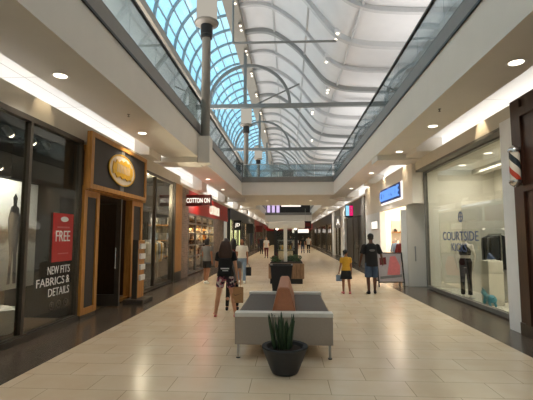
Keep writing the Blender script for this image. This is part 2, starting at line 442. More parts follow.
# ------------------------------------------------------------------ balustrades
def railing(label, x0, x1, y0, y1, along, n):
    t = thing('glass_railing', label, 'railing', ((x0+x1)/2, (y0+y1)/2, 5.46))
    if along == 'Y':
        x = x0
        for i in range(n):
            a = y0+(y1-y0)*i/n; b = y0+(y1-y0)*(i+1)/n
            obj('glass_panel', box(x-.008, x+.008, a+.012, b-.012, 5.30, 6.26), M['railglass'], t)
        obj('handrail', box(x-.035, x+.035, y0, y1, 6.26, 6.31), M['black'], t)
        obj('base_rail', box(x-.03, x+.03, y0, y1, 5.44, 5.48), M['black'], t)
    else:
        y = y0
        for i in range(n):
            a = x0+(x1-x0)*i/n; b = x0+(x1-x0)*(i+1)/n
            obj('glass_panel', box(a+.012, b-.012, y-.008, y+.008, 5.30, 6.26), M['railglass'], t)
        obj('handrail', box(x0, x1, y-.03, y+.03, 6.26, 6.31), M['steel'], t)
        obj('base_rail', box(x0, x1, y-.03, y+.03, 5.44, 5.48), M['steel'], t)
railing('long glass balustrade with dark handrail along the upper floor on the left', FL-.02, FL-.02, Y0, 25.3, 'Y', 22)
railing('long glass balustrade with dark handrail along the upper floor on the right', FR+.02, FR+.02, Y0, 25.3, 'Y', 22)
railing('glass balustrade across the near edge of the upper bridge', FL+.05, FR-.05, 25.36, 25.36, 'X', 5)
railing('left glass balustrade of the second floor opening past the bridge', FL-.02, FL-.02, 34, 50, 'Y', 8)
railing('right glass balustrade of the second floor opening past the bridge', FR+.02, FR+.02, 34, 50, 'Y', 8)

# ------------------------------------------------------------------ roof
RX, RZ, RR = -2.75, 10.2, 2.55      # ridge x, spring height, radius
vault = arc(RX, RZ, RR, PI, PI/2, 14)
sk = sgroup('window_1', (RX, 20, RZ))
obj('pane', MB().sheet(vault, Y0, Y1, -.02), M['roofglass'], sk)
mb = MB(); y = Y0+.3
while y < Y1:
    mb.sweep([(x, y, z) for x, z in arc(RX, RZ, RR-.07, PI, PI/2, 14)], .075, 4); y += 1.4
obj('transverse_mullion', mb, M['skyrib'], sk)
mb = MB()
for i in range(1, 6):
    a = PI-PI/2*i/6; mb.cyl((RX+(RR-.05)*math.cos(a), Y0, RZ+(RR-.05)*math.sin(a)), (RX+(RR-.05)*math.cos(a), Y1, RZ+(RR-.05)*math.sin(a)), .04, n=4)
obj('purlin', mb, M['skyrib'], sk)
struct('trim_%d' % k, box(RX-RR-.2, RX-RR+.12, Y0, Y1, RZ-.3, RZ+.05), M['ridge']); k += 1
struct('trim_%d' % k, box(RX-.28, RX+.42, Y0, Y1, 12.5, 12.95), M['ridge']); k += 1
prof_k = [(-2.4,12.9),(-1.7,13.0),(-.94,12.9),(-.1,12.4),(.70,11.7),(1.35,10.85),(2.02,10.05),(2.8,9.68),(3.75,9.55),(4.8,9.5),(6.1,9.48)]
def smoothp(P, n=4):
    out = []
    for i in range(len(P)-1):
        p0, p1, p2, p3 = P[max(i-1,0)], P[i], P[i+1], P[min(i+2,len(P)-1)]
        for j in range(n):
            t = j/n
            out.append(tuple(.5*(2*p1[d]+(p2[d]-p0[d])*t+(2*p0[d]-5*p1[d]+4*p2[d]-p3[d])*t*t+(-p0[d]+3*p1[d]-3*p2[d]+p3[d])*t**3) for d in (0,1)))
    return out+[P[-1]]
SP = smoothp(prof_k)
struct('ceiling_roof', MB().sheet(SP, Y0, Y1, .15), M['roofwhite'], smooth=True)
i = 0; y = .9
while y < Y1-2:
    big = i % 2 == 0
    pts = [(x, y, z-.1) for x, z in SP]
    struct('trim_%d' % k, MB().sweep(pts, .17 if big else .12, 4), M['ribdark'] if i % 4 == 0 else M['rib']); k += 1
    y += 2.5; i += 1
for j in (9, 17, 27):
    x, z = SP[j]; struct('trim_%d' % k, MB().cyl((x, Y0, z-.05), (x, Y1, z-.05), .06, n=4), M['rib']); k += 1
# arches on tie beams
for y in (-.6, 11.0, 22.6, 34.2, 45.8, 57.4):
    mb = MB()
    mb.box(-5.4, 6.0, y-.11, y+.11, 9.1, 9.33)
    struct('trim_%d' % k, mb, M['truss']); k += 1
    if y > 20:
        mb = MB(); mb.sweep([(x, y, z) for x, z in arc(-2.27, 9.3, 2.36, PI, 0, 28)], .11, 4)
        struct('trim_%d' % k, mb, M['truss']); k += 1
        struct('trim_%d' % k, box(-2.6, -2.42, y-.09, y+.09, 9.33, 12.5), M['truss']); k += 1
mb = MB(); mb.cyl((-2.3,16,9.75),(2.0,16,9.72),.05,n=8); mb.cyl((-2.3,16,9.75),(-2.3,16,12.5),.04,n=8)
struct('trim_%d' % k, mb, M['truss']); k += 1
struct('trim_%d' % k, MB().cyl((-1.8,22.6,9.35),(.65,22.6,10.5),.045,n=8), M['truss']); k += 1
mb = MB()
struct('wall_roof_end', box(-5.4, 6.2, 70, 70.3, 5.2, 13), M['storewhite'])

# roof spotlights
n = 0
for j, y in enumerate((17.2, 19.6, 22.4, 25.6, 29.5, 34.0, 40.0)):
    t = thing('roof_spotlight', '%s pair of small spotlights along the skylight ridge beam, counted from the camera' % ORD[j], 'spotlight', (-2.42, y, 12.44))
    obj('housing', MB().box(-2.52, -2.32, y-.35, y+.35, 12.36, 12.45), M['ridge'], t)
    for d in (-.22, .22):
        obj('lens', MB().ell((-2.42, y+d, 12.36), (.05,.05,.05)), M['spot'], t, smooth=True)
for j, (y, q) in enumerate(((16.0, 24), (18.6, 23), (22.0, 25), (27.5, 22), (34, 24))):
    x, z = SP[q]
    t = thing('roof_spotlight', '%s pair of small spotlights on the white curved roof panels, counted from the camera' % ORD[j], 'spotlight', (x, y, z))
    obj('housing', MB().box(x-.12, x+.12, y-.35, y+.35, z-.12, z+.05), M['roofwhite'], t)
    for d in (-.22, .22):
        obj('lens', MB().ell((x, y+d, z-.13), (.055,.055,.05)), M['spot'], t, smooth=True)

# added fill without fixtures: area lights along both upper walkways brighten the roof
for y in (0, 12, 24, 36, 48, 60):
    light('AREA', 'upper_fill_light', (4.6, y, 6.6), 58, (1,.98,.96), (2.0, 9.0), (PI, 0, 0))
    light('AREA', 'upper_fill_light', (-4.6, y, 6.6), 110, (1,.98,.95), (1.0, 9.0), (PI, 0, 0))
# ------------------------------------------------------------------ lamp posts
for j, (x, y, z0) in enumerate(((-2.8, 13.08, 5.0), (-2.76, 25.6, ZF), (-2.8, 36.45, 5.0))):
    t = thing('lamp_post', ('nearest tall taupe lamp post with white drum lantern rising past the left railing',
        'second lamp post with white drum lantern at the left corner of the upper bridge',
        'farthest visible lamp post with white drum lantern beyond the bridge')[j], 'lamp post', (x, y, z0))
    top = (8.62, 8.55, 8.4)[j]
    obj('pole', MB().cyl((x,y,z0),(x,y,top),.155,.145,n=20), M['pole'], t, smooth=True)
    obj('collar', MB().lathe((x,y,top-.15), [(.2,0),(.21,.1),(.19,.12),(.21,.2),(.21,.45),(.16,.5)]), M['black'], t, smooth=True)
    obj('lantern_tray', MB().lathe((x,y,top+.3), [(.2,0),(.4,.06),(.42,.12),(.38,.14)]), M['pole'], t, smooth=True)
    obj('lantern_shade', MB().lathe((x,y,top+.42), [(.34,0),(.355,.1),(.355,1.05),(.34,1.1)]), M['lantern'], t, smooth=True)
    obj('lantern_cap', MB().lathe((x,y,top+1.52), [(.38,0),(.38,.08),(.2,.16),(.05,.2)]), M['pole'], t, smooth=True)

# dark bins on the bridge
t = thing('cabinet', 'black upright cabinet beside the lamp post at the left end of the bridge', 'cabinet', (-3.25,26.1,5.5))
for o_ in (obj('body', box(-3.5,-3.03,25.9,26.4,ZF,6.45,bev=.02), M['black'], t), obj('top', box(-3.53,-3.0,25.87,26.43,6.45,6.52,bev=.01), M['black'], t)): pass
t = thing('litter_bin', 'low black bin behind the glass in the middle of the bridge', 'bin', (-.05,26.6,ZF))
obj('body', box(-.42,.32,26.3,26.9,ZF+.001,5.95,bev=.04), M['black'], t); obj('lid', box(-.45,.35,26.27,26.93,5.95,6.02,bev=.02), M['black'], t)

# ------------------------------------------------------------------ downlights
def downlight(x, y, label, z=ZS, watt=34, spot=True):
    t = thing('downlight', label, 'downlight', (x,y,z))
    obj('trim_ring', MB().lathe((x,y,z), [(.13,-.004),(.15,-.012),(.125,-.014),(.105,-.004)], n=24), M['paper'], t, smooth=True)
    obj('lens', MB().lathe((x,y,z), [(.104,-.005),(.10,-.011),(.02,-.012)], n=24), M['dl'], t)
    if spot:
        light('SPOT', 'downlight_beam', (x,y,z-.05), watt, (1,.95,.88), .08, (0,0,0), spot_size=2.1, spot_blend=.9)
for side, x, ys in (('left', -3.7, (-1.0, 2.4, 6.1, 9.75, 14.3, 18.0, 22.2, 29, 36, 43)), ('right', 3.42, (-1.0, 2.4, 6.0, 9.5, 12.4, 16.6, 22.0, 29, 36, 43))):
    c = 0
    for y in ys:
        if y < 5: downlight(x, y, 'round recessed downlight in the %s soffit just behind the photographer' % side if y < 0 else 'round recessed downlight in the %s soffit above the photographer' % side)
        else:
            downlight(x, y, '%s round recessed downlight along the %s soffit, counted from the camera' % (ORD[c], side), watt=34 if y < 16 else 62); c += 1
for c, (x, y) in enumerate(((-1.6,29.5),(1.6,29.5))):
    downlight(x, y, 'small recessed downlight under the bridge, %s one of the two' % ('left' if x < 0 else 'right'))
for c, (x, y) in enumerate(((-1.6,62),(1.6,62),(-1.6,70),(1.6,70))):
    light('SPOT', 'downlight_beam', (x,y,4.2), 100, (1,.9,.78), .1, (0,0,0), spot_size=2.2, spot_blend=.9)
for lab, x, y in (('left', -3.42, 8.2), ('right', 3.1, 8.2)):
    tag(obj('sprinkler_head', MB().lathe((x,y,ZS), [(.03,-.001),(.03,-.01),(.012,-.014),(.012,-.05),(.028,-.052),(.02,-.06)], n=12), M['greyband']),
        'tiny dark sprinkler head in the %s soffit' % lab, 'sprinkler')
# warm wall-grazing light pools on the bulkheads
for x, y in ((-4.25, 6.7), (-4.25, 10.8), (-4.25,16.4), (3.95, 8.8), (3.92, 14.2), (3.92, 17.2), (3.92, 20.6)):
    light('SPOT', 'bulkhead_spot', (x, y, 4.56), 22, (1,.82,.55), .03, (0, math.radians(16 if x < 0 else -16), 0), spot_size=1.0, spot_blend=.6)

# ------------------------------------------------------------------ shop building blocks
wn = 2
def window(x, y0, y1, z0, z1, mull=(), muntz=(), fm='frame', fw=.07, side=-1, pane='pane', pm=None):
    global wn
    g = sgroup('window_%d' % wn, (x, (y0+y1)/2, z0)); wn += 1
    f = MB()
    f.box(x-.06, x+.06, y0, y1, z0, z0+.09); f.box(x-.06, x+.06, y0, y1, z1-.09, z1)
    f.box(x-.06, x+.06, y0, y0+fw, z0+.09, z1-.09); f.box(x-.06, x+.06, y1-fw, y1, z0+.09, z1-.09)
    for m_ in mull: f.box(x-.055, x+.055, m_-fw/2, m_+fw/2, z0+.09, z1-.09)
    for m_ in muntz: f.box(x-.04, x+.04, y0+fw, y1-fw, m_-.03, m_+.03)
    obj('frame', f, M[fm], g)
    obj('pane', box(x-.006, x+.006, y0+fw*.5, y1-fw*.5, z0+.05, z1-.05), pm or M[pane], g)
    return g
def room(side, x, depth, y0, y1, z1, wall, ceil='storedark', floor='shopfloor', energy=60, col=(1,.85,.66), nl=1):
    xo = x+side*depth; a, b = min(x,xo), max(x,xo)
    nm = 'left' if side < 0 else 'right'
    struct('wall_shop_%s' % nm, box(xo-.05 if side < 0 else xo, xo if side < 0 else xo+.05, y0, y1, 0, z1), M[wall])
    e = .07*side
    struct('wall_shop_%s' % nm, box(a+(0 if side<0 else .07), b-(.07 if side<0 else 0), y0, y0+.05, 0, z1), M[wall])
    struct('wall_shop_%s' % nm, box(a+(0 if side<0 else .07), b-(.07 if side<0 else 0), y1-.05, y1, 0, z1), M[wall])
    struct('ceiling_shop_%s' % nm, box(a+(0 if side<0 else .21), b-(.21 if side<0 else 0), y0, y1, z1, z1+.05), M[ceil])
    struct('floor_shop_%s' % nm, box(a+(0 if side<0 else .07), b-(.07 if side<0 else 0), y0, y1, .001, .03), M[floor])
    for i in range(nl):
        light('AREA', 'shop_light', ((a+b)/2, y0+(y1-y0)*(i+.5)/nl, z1-.1), energy, col, (depth*.6, (y1-y0)/nl*.6), (0,0,0))

# ================================================================== LEFT SIDE
# --- first shop: window, wooden portal, second window
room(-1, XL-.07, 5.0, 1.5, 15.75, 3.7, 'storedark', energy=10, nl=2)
g = window(XL, 1.6, 8.05, .03, 3.7, mull=(3.2, 6.36))
g = window(XL, 11.45, 14.6, .03, 3.7, mull=(12.7,))
struct('baseboard_left', box(XL+.06, XL+.1, 1.6, 8.02, 0, .1), M['frame'])
struct('trim_%d' % k, box(XL-.1, XL+.1, 14.6, 14.82, 0, 3.7), M['frame']); k += 1
struct('trim_%d' % k, box(XL-.1, XL+.1, 14.82, 15.7, .35, 3.7), M['oak']); k += 1
struct('trim_%d' % k, box(XL-.1, XL+.11, 14.82, 15.7, 0, .35), M['frame']); k += 1

# portal
p = sgroup('door_1', (-4.3, 9.6, 0))
def framed_post(y0, y1, x0, x1, z0, z1):
    fr = MB()
    fr.box(x0, x1, y0, y0+.13, z0, z1); fr.box(x0, x1, y1-.13, y1, z0, z1); fr.box(x0, x1, y0+.13, y1-.13, z0, z0+.13); fr.box(x0, x1, y0+.13, y1-.13, z1-.13, z1)
    obj('post_frame', fr, M['oak'], p); obj('post_panel', box(x0+.02, x1-.03, y0+.13, y1-.13, z0+.13, z1-.13), M['signgrey'], p)
framed_post(8.06, 8.74, -4.42, -4.24, .08, 2.66)
framed_post(10.6, 11.4, -4.42, -4.24, .08, 2.66)
obj('kick_plate', box(-4.42, -4.25, 8.08, 8.72, 0, .08), M['frame'], p)
obj('kick_plate', box(-4.42, -4.25, 10.62, 11.38, 0, .08), M['frame'], p)
obj('lintel', box(-4.42, -4.18, 8.06, 11.44, 2.66, 3.62), M['oak'], p)
obj('lintel_slot', box(-4.33, -4.28, 8.05, 8.06, 2.75, 3.5), M['oakdark'], p)
obj('side_panel', box(-5.9, -4.43, 8.12, 8.2, .03, 3.69), M['storedark'], p)
obj('side_panel', box(-5.9, -4.43, 11.3, 11.38, .03, 3.69), M['oakdark'], p)
obj('threshold', box(-4.9, -4.3, 10.0, 10.6, .031, .1), M['oak'], p)
dl_ = sgroup('door_2', (-4.5, 9.55, 0))
f = MB(); f.box(-5.1,-4.98,9.52,9.58,.035,2.6); f.box(-4.2,-4.08,9.52,9.58,.035,2.6); f.box(-4.98,-4.2,9.52,9.58,.035,.3); f.box(-4.98,-4.2,9.52,9.58,2.48,2.6)
obj('door_frame', f, M['frame'], dl_)
obj('pane', box(-4.98,-4.2,9.545,9.555,.3,2.48), M['pane'], dl_)
mb = MB(); mb.cyl((-4.16,9.46,.92),(-4.16,9.46,1.42),.018,n=10); mb.cyl((-4.16,9.46,.96),(-4.16,9.52,.96),.012,n=8); mb.cyl((-4.16,9.46,1.38),(-4.16,9.52,1.38),.012,n=8)
obj('door_handle', mb, M['chrome'], dl_, smooth=True)

# sign box with gold oval
s = thing('shop_sign', 'large charcoal shop sign with gold eagle oval in an oak frame over the left doorway', 'sign', (-4.15, 9.5, 2.66))
fr = MB(); y0, y1, z0, z1 = 7.93, 11.15, 2.68, 3.88
fr.box(-4.17,-4.06,y0,y1,z0,z0+.1); fr.box(-4.17,-4.06,y0,y1,z1-.1,z1); fr.box(-4.17,-4.06,y0,y0+.12,z0+.1,z1-.1); fr.box(-4.17,-4.06,y1-.12,y1,z0+.1,z1-.1)
obj('sign_frame', fr, M['oak'], s)
obj('sign_board', box(-4.165,-4.09,y0+.12,y1-.12,z0+.1,z1-.1), M['signgrey'], s)
obj('hanger_bar', box(-4.09,-4.075,9.42,9.62,z0+.1,z1-.1), M['greyband'], s)
cy_, cz_ = 9.5, 3.29
ring = MB(); o_ = ellipse(cy_, cz_, .76, .38); i_ = ellipse(cy_, cz_, .725, .35)
for q in range(40):
    ring.prism([o_[q], o_[(q+1)%40], i_[(q+1)%40], i_[q]], 'X', -4.075, -4.052)
bmesh.ops.remove_doubles(ring.b, verts=ring.b.verts, dist=.0005)
obj('emblem_ring', ring, M['gold'], s)
obj('emblem_oval', MB().prism(ellipse(cy_, cz_, .722, .347), 'X', -4.075, -4.06), M['paleoval'], s)
eg = [(-.47,.02),(-.44,.2),(-.36,.14),(-.3,.27),(-.2,.2),(-.08,.3),(.0,.24),(.12,.33),(.2,.25),(.32,.29),(.36,.18),(.46,.18),(.48,.0),(.4,-.1),(.42,-.18),(.28,-.16),(.2,-.22),(.1,-.15),(-.05,-.2),(-.12,-.13),(-.28,-.2),(-.36,-.1),(-.45,-.12)]
obj('emblem_eagle', MB().prism([(cy_+u*1.25, cz_-.03+v*.92) for u, v in eg], 'X', -4.06, -4.045), M['gold'], s)
fe = MB()
for q in range(9):
    u = -.36+q*.085; fe.prism([(cy_+u,cz_-.08),(cy_+u+.03,cz_-.08),(cy_+u+.05,cz_+.13),(cy_+u+.02,cz_+.13)], 'X', -4.045, -4.038)
obj('emblem_feathers', fe, M['paleoval'], s)
light('SPOT', 'sign_spot', (-3.75, 9.6, 4.25), 5, (1,.85,.5), .05, (0, math.radians(25), 0), spot_size=1.3, spot_blend=.7)

# window contents
t = thing('backdrop_poster', 'huge pale landscape print hanging behind the near left window', 'poster', (-5.25, 6.0, .55))
obj('print_sheet', box(-5.27,-5.25,3.2,8.06,.7,2.76), M['landscape'], t)
sil = [(-.14,0),(-.1,.5),(-.16,.85),(-.2,1.2),(-.12,1.42),(-.05,1.45),(-.07,1.6),(0,1.68),(.07,1.6),(.05,1.45),(.12,1.42),(.2,1.2),(.16,.85),(.12,.5),(.14,0),(.05,0),(0,.7),(-.05,0)]
obj('printed_figure', MB().prism([(7.38+u*.85, .8+v*1.02) for u, v in sil], 'X', -5.25, -5.243), M['blackcloth'], t)
mb = MB(); mb.cyl((-5.26,3.2,2.775),(-5.26,8.1,2.775),.02,n=8); obj('hanging_rail', mb, M['black'], t)
t = thing('basket', 'white tapered basket standing inside the near left window', 'basket', (-4.95, 6.75, .03))
obj('body', MB().lathe((-4.95,6.75,.03), [(.17,0),(.2,.02),(.25,.4),(.27,.42),(.25,.43),(.23,.4),(.17,.05)]), M['paper'], t, smooth=True)
obj('folded_cloth', MB().ell((-4.95,6.75,.42), (.2,.2,.09)), M['whitecloth'], t, smooth=True)
t = thing('promotion_poster', 'red FREE promotion poster on the left window glass', 'poster', (-4.32, 7.5, 1.22))
obj('poster_sheet', box(-4.33,-4.315,7.13,7.8,1.22,2.13), M['redposter'], t)
text('FREE', .48, .2, .006, M['paper'], 'lettering', t, (-4.314, 7.21, 1.6), '+X')
obj('small_print_line', box(-4.315,-4.309,7.25,7.66,1.85,1.88), M['pinkcloth'], t)
obj('price_badge', MB().prism(ellipse(7.48, 2.02, .13, .05, 20), 'X', -4.315, -4.307), M['paper'], t)
obj('footer_line', box(-4.315,-4.309,7.3,7.65,1.36,1.38), M['pinkcloth'], t)
t = thing('window_lettering', 'white lettering NEW FITS FABRICS & DETAILS stuck low on the left window', 'lettering', (-4.33, 7.4, .6))
for s_, y0, y1, z in (('NEW', 7.05, 7.4, 1.0), ('FITS', 7.46, 7.78, 1.0), ('FABRICS', 6.74, 7.6, .8), ('&', 7.66, 7.78, .8), ('DETAILS', 7.1, 7.78, .6)):
    text(s_, y1-y0, .145, .005, M['paper'], 'lettering', t, (-4.34, y0, z), '+X')
for y in (7.22, 7.45, 7.68):
    rg = MB(); a_, b_ = ellipse(y, .43, .075, .075, 24), ellipse(y, .43, .055, .055, 24)
    for q in range(24): rg.prism([a_[q], a_[(q+1)%24], b_[(q+1)%24], b_[q]], 'X', -4.341, -4.336)
    rg.box(-4.341,-4.336,y-.02,y+.02,.41,.45)
    obj('round_icon', rg, M['frame'], t)
for j, (x, y, z) in enumerate(((-5.15,6.9,3.62),(-5.15,7.55,3.62),(-5.15,8.1,3.62),(-6.6,8.6,3.3),(-6.6,9.2,3.3),(-5.3,12.2,3.5),(-5.3,13.6,3.5))):
    t = thing('track_spotlight', '%s track spotlight inside the left shop %s' % (ORD[j if j < 3 else j-3 if j < 5 else j-5], 'window front row' if j < 3 else 'window, back row' if j < 5 else 'past its doorway'), 'spotlight', (x,y,z))
    obj('stem', MB().cyl((x,y,z+.08),(x,y,3.78),.015,n=8), M['black'], t)
    obj('can', MB().cyl((x,y-.09,z+.07),(x+.03,y+.07,z-.05),.06,.07,n=14), M['greyband'], t, smooth=True)
    obj('lens', MB().ell((x+.032,y+.075,z-.055),(.055,.05,.055)), M['spot'], t, smooth=True)
light('SPOT', 'window_fill', (-4.6, 6.8, 3.5), 120, (1,.95,.88), .2, (0, math.radians(24), 0), spot_size=1.9, spot_blend=.8)
light('POINT', 'window_fill', (-4.9, 12.9, 3.2), 170, (1,.88,.7), .2)
# clothes behind the second window
def clothes_rack(label, x, y, n, mats, h=1.55, axis='Y', L=1.4, group=None, drop=.75):
    t = thing('clothes_rack', label, 'clothes rack', (x,y,.03), 0, group)
    fr = MB()
    for e in (-1,1):
        p_ = (x, y+e*L/2) if axis == 'Y' else (x+e*L/2, y)
        fr.cyl((p_[0],p_[1],.05),(p_[0],p_[1],h),.018,n=8)
        if axis == 'Y': fr.cyl((x-.22,p_[1],.05),(x+.22,p_[1],.05),.02,n=8)
        else: fr.cyl((p_[0],y-.22,.05),(p_[0],y+.22,.05),.02,n=8)
    if axis == 'Y': fr.cyl((x,y-L/2,h),(x,y+L/2,h),.018,n=8)
    else: fr.cyl((x-L/2,y,h),(x+L/2,y,h),.018,n=8)
    obj('rack_frame', fr, M['steel'], t)
    for i in range(n):
        u = -L/2+L*(i+.5)/n; g_ = MB(); wd = .03; d = drop*random.uniform(.85,1.1)
        if axis == 'Y':
            g_.loft([[(x+sx*w_, y+u+sy*q_, z) for sx, sy in ((-1,-1),(1,-1),(1,1),(-1,1))] for w_, q_, z in ((.05,.012,h-.03),(.2,.03,h-.1),(.22,wd,h-.25),(.2,wd+.01,h-.02-d))])
        else:
            g_.loft([[(x+u+sy*q_, y+sx*w_, z) for sx, sy in ((-1,-1),(1,-1),(1,1),(-1,1))] for w_, q_, z in ((.05,.012,h-.03),(.2,.03,h-.1),(.22,wd,h-.25),(.2,wd+.01,h-.02-d))])
        tag(obj('hanging_garment', g_, M[mats[i % len(mats)]]), '%s garment on the %s' % (ORD[i], label), 'garment', 'garments on the ' + label)
clothes_rack('chrome rack of pale tops behind the second left window', -4.75, 13.7, 9, ('whitecloth','greycloth','paledenim','yellow'))
clothes_rack('clothes rack of denim deeper behind the second left window', -5.25, 15.0, 8, ('denim','greycloth','bluecloth'))

# oak display stand by the doorway
t = thing('display_stand', 'oak information stand on dark base beside the left doorway', 'stand', (-3.95, 10.35, 0))
obj('base', box(-4.18,-3.66,10.0,10.75,.0,.1,bev=.015), M['frame'], t)
obj('board', box(-4.02,-3.9,10.22,10.7,.1,1.58,bev=.01), M['oak'], t)
obj('side_strip', box(-4.03,-3.89,10.185,10.219,.1,1.6,bev=.004), M['frame'], t)
for i, z in enumerate((.55,.82,1.1,1.36)):
    tag_ = obj('leaflet_pocket', box(-3.9,-3.84,10.3,10.62,z,z+.14,bev=.01), M['paper'], t)

# --- red shop: brick piers, window grid, red fascia
room(-1, XL-.07, 5.0, 15.8, 26.3, 3.7, 'storebeige', energy=110, nl=2)
for i_, (z_, m_) in enumerate(((.9,'whitecloth'),(1.5,'paledenim'),(2.1,'whitecloth'))):
    sf = thing('wall_shelf', '%s wall shelf of folded tops at the end of the second left window' % ('lowest','middle','topmost')[i_], 'shelf', (-4.95,15.5,z_))
    obj('board', box(-5.5,-4.45,15.35,15.69,z_,z_+.04), M['oak'], sf)
    for q_ in range(3):
        b_ = MB()
        for v_ in range(4): b_.box(-5.4+.32*q_,-5.13+.32*q_,15.38,15.66,z_+.042+.07*v_,z_+.042+.07*v_+.062,bev=.012)
        tag(obj('folded_stack', b_, M[m_ if q_ != 1 else 'greycloth']), '%s folded stack from the left on the %s wall shelf, second left window' % (ORD[q_], ('lowest','middle','topmost')[i_]), 'folded clothes', 'folded tops on the wall shelves')
struct('wall_left_brick_near', box(XL-.06, XL+.05, 15.8, 16.94, 0, 3.69), M['brick'])
struct('wall_left_brick_far', box(XL-.06, XL+.05, 22.7, 26.3, 0, 2.7), M['brick'])
window(XL, 17.0, 22.7, .05, 2.7, mull=(18.4,19.8,21.2), muntz=(.8,1.3,1.8,2.25), fm='greystone', fw=.06)
fa = thing('shop_fascia', 'long red fascia board over the brick fronted left shop', 'fascia', (XL, 22, 2.75))
obj('board', box(XL-.07, XL+.03, 16.95, 28.0, 2.701, 3.69), M['red'], fa)
text('COTTON ON', 2.9, .5, .03, M['signsoft'], 'lettering', fa, (XL+.03, 21.6, 2.9), '+X')
bs = thing('blade_sign', 'projecting dark red blade sign with lit white letters COTTON ON', 'sign', (-3.87,16.6,2.95))
obj('sign_body', box(-4.34,-3.25,16.5,16.7,2.95,3.42,bev=.01), M['maroon'], bs)
text('COTTON ON', .98, .2, .02, M['signwhite'], 'lettering', bs, (-4.28,16.5,3.085), '-Y')
mb = MB(); mb.box(-4.34,-3.25,16.47,16.5,3.40,3.42); mb.box(-4.34,-3.25,16.47,16.5,2.95,2.97); obj('edge_strip', mb, M['red'], bs)
light('POINT', 'fascia_fill', (-3.9, 18.5, 3.1), 5, (1,.35,.28), .1)  # unseen red fill added to brighten the fascia board
# shelves with goods
sh = thing('display_shelves', 'timber display shelves of folded goods inside the brick fronted shop', 'shelves', (-4.97, 20.6, .03))
mb = MB()
for y in (17.7, 19.65, 21.6, 23.5): mb.box(-5.2,-4.75,y-.03,y+.03,.03,2.62)
obj('upright', mb, M['oakdark'], sh)
for z in (.5,1.0,1.5,2.0,2.45): obj('shelf', box(-5.2,-4.75,17.7,23.5,z,z+.04), M['oak'], sh)
gm = ['whitecloth','kraft','yellow','paledenim','greycloth','reddark','paper','leather']; c = 0
names = {'whitecloth':'white','kraft':'kraft brown','yellow':'mustard','paledenim':'pale blue','greycloth':'grey','reddark':'dark red','paper':'white paper','leather':'tan'}
for r_, z in enumerate((.54,1.04,1.54,2.04)):
    y = 17.85; i = 0
    while y < 23.1:
        w_ = random.uniform(.3,.5); h_ = random.uniform(.2,.36)
        if not any(abs(q-(y+w_/2)) < w_/2+.04 for q in (19.65, 21.6)):
            mm = gm[(c*5+r_*3) % len(gm)]
            b_ = MB(); lv = 4
            for q in range(lv): b_.box(-5.13+random.uniform(0,.03),-4.8+random.uniform(-.03,0),y+random.uniform(0,.02),y+w_-random.uniform(0,.02),z+h_*q/lv,z+h_*(q+.92)/lv,bev=.012)
            tag(obj('folded_stack', b_, M[mm]), '%s folded stack on the %s shelf up in the brick shop' % (ORD[i], ORD[r_]), 'folded clothes', 'folded stacks on the display shelves'); i += 1
        c += 1; y += w_+.14
for j, y in enumerate((18.4, 19.6, 20.9, 22.2)):
    t = thing('pendant_lamp', '%s warm glowing pendant lamp from the near end in the brick fronted shop window' % ORD[j], 'lamp', (-4.58,y,2.1))
    obj('cord', MB().cyl((-4.58,y,2.34),(-4.58,y,3.7),.008,n=6), M['black'], t)
    obj('shade', MB().lathe((-4.58,y,2.05), [(.17,0),(.16,.18),(.06,.28),(.02,.3)]), M['kraft'], t, smooth=True)
    obj('bulb', MB().ell((-4.58,y,2.06),(.07,.07,.08)), M['warm'], t, smooth=True)
    light('POINT', 'pendant_glow', (-4.58,y,1.9), 16, (1,.72,.42), .08)

# --- further shops on the left
def sign_block(name, label, x0, x1, y, z0, z1, body, txt=None, tm='signwhite', th=.5, twf=.75):
    t = thing(name, label, 'sign', ((x0+x1)/2, y, z0))
    obj('sign_body', box(x0,x1,y,y+.16,z0,z1,bev=.02), M[body], t)
    if txt: text(txt, (x1-x0)*twf, (z1-z0)*th, .03, M[tm], 'lettering', t, (x0+(x1-x0)*(1-twf)/2, y, z0+(z1-z0)*(1-th)/2), '-Y')
    return t
def shopfront(side, x, y0, y1, wall, fasc, energy, nm=3, fh=3.0, rm=True, extra=None, pier=.5, pm='greystone'):
    global k
    if rm: room(side, x+side*.07, 3.5, y0, y1, 3.7, wall, ceil='storewhite', energy=energy*2.2)
    struct('trim_%d' % k, box(x-.12, x+.12, y0, y0+pier, 0, fh), M[pm]); k += 1
    struct('trim_%d' % k, box(x-.13, x+.13, y0, y1, fh, 3.7 if side < 0 else 3.859), M[fasc]); k += 1
    window(x, y0+pier, y1, .03, fh, mull=[y0+pier+(y1-y0-pier)*i/nm for i in range(1, nm)])
def goods(side, x, y0, y1, label, mats):
    t_ = clothes_rack(label, x+side*1.0, (y0+y1)/2, 6, mats, L=min(2.2,(y1-y0)*.5))
shopfront(-1, XL, 28.7, 36.5, 'storewhite', 'black', 60, nm=3, pm='black'); goods(-1, XL, 29, 36, 'clothes rack inside the black fronted left shop', ('blackcloth','whitecloth','greycloth'))
shopfront(-1, XL, 36.5, 43, 'storewhite', 'black', 80, pm='black'); goods(-1, XL, 36.5, 43, 'clothes rack inside the left shop past the black one', ('bluecloth','whitecloth'))
shopfront(-1, XL, 43, 49, 'storebeige', 'greystone', 80); goods(-1, XL, 43, 49, 'clothes rack inside the grey fronted far left shop', ('reddark','pinkcloth'))
shopfront(-1, XL, 49, 57, 'storewhite', 'red', 90); goods(-1, XL, 49, 57, 'clothes rack inside the red fronted far left shop', ('paper','reddark'))
shopfront(-1, XL, 57, 67, 'storebeige', 'maroon', 90)
shopfront(-1, XL, 67, 77.8, 'storewhite', 'red', 90)
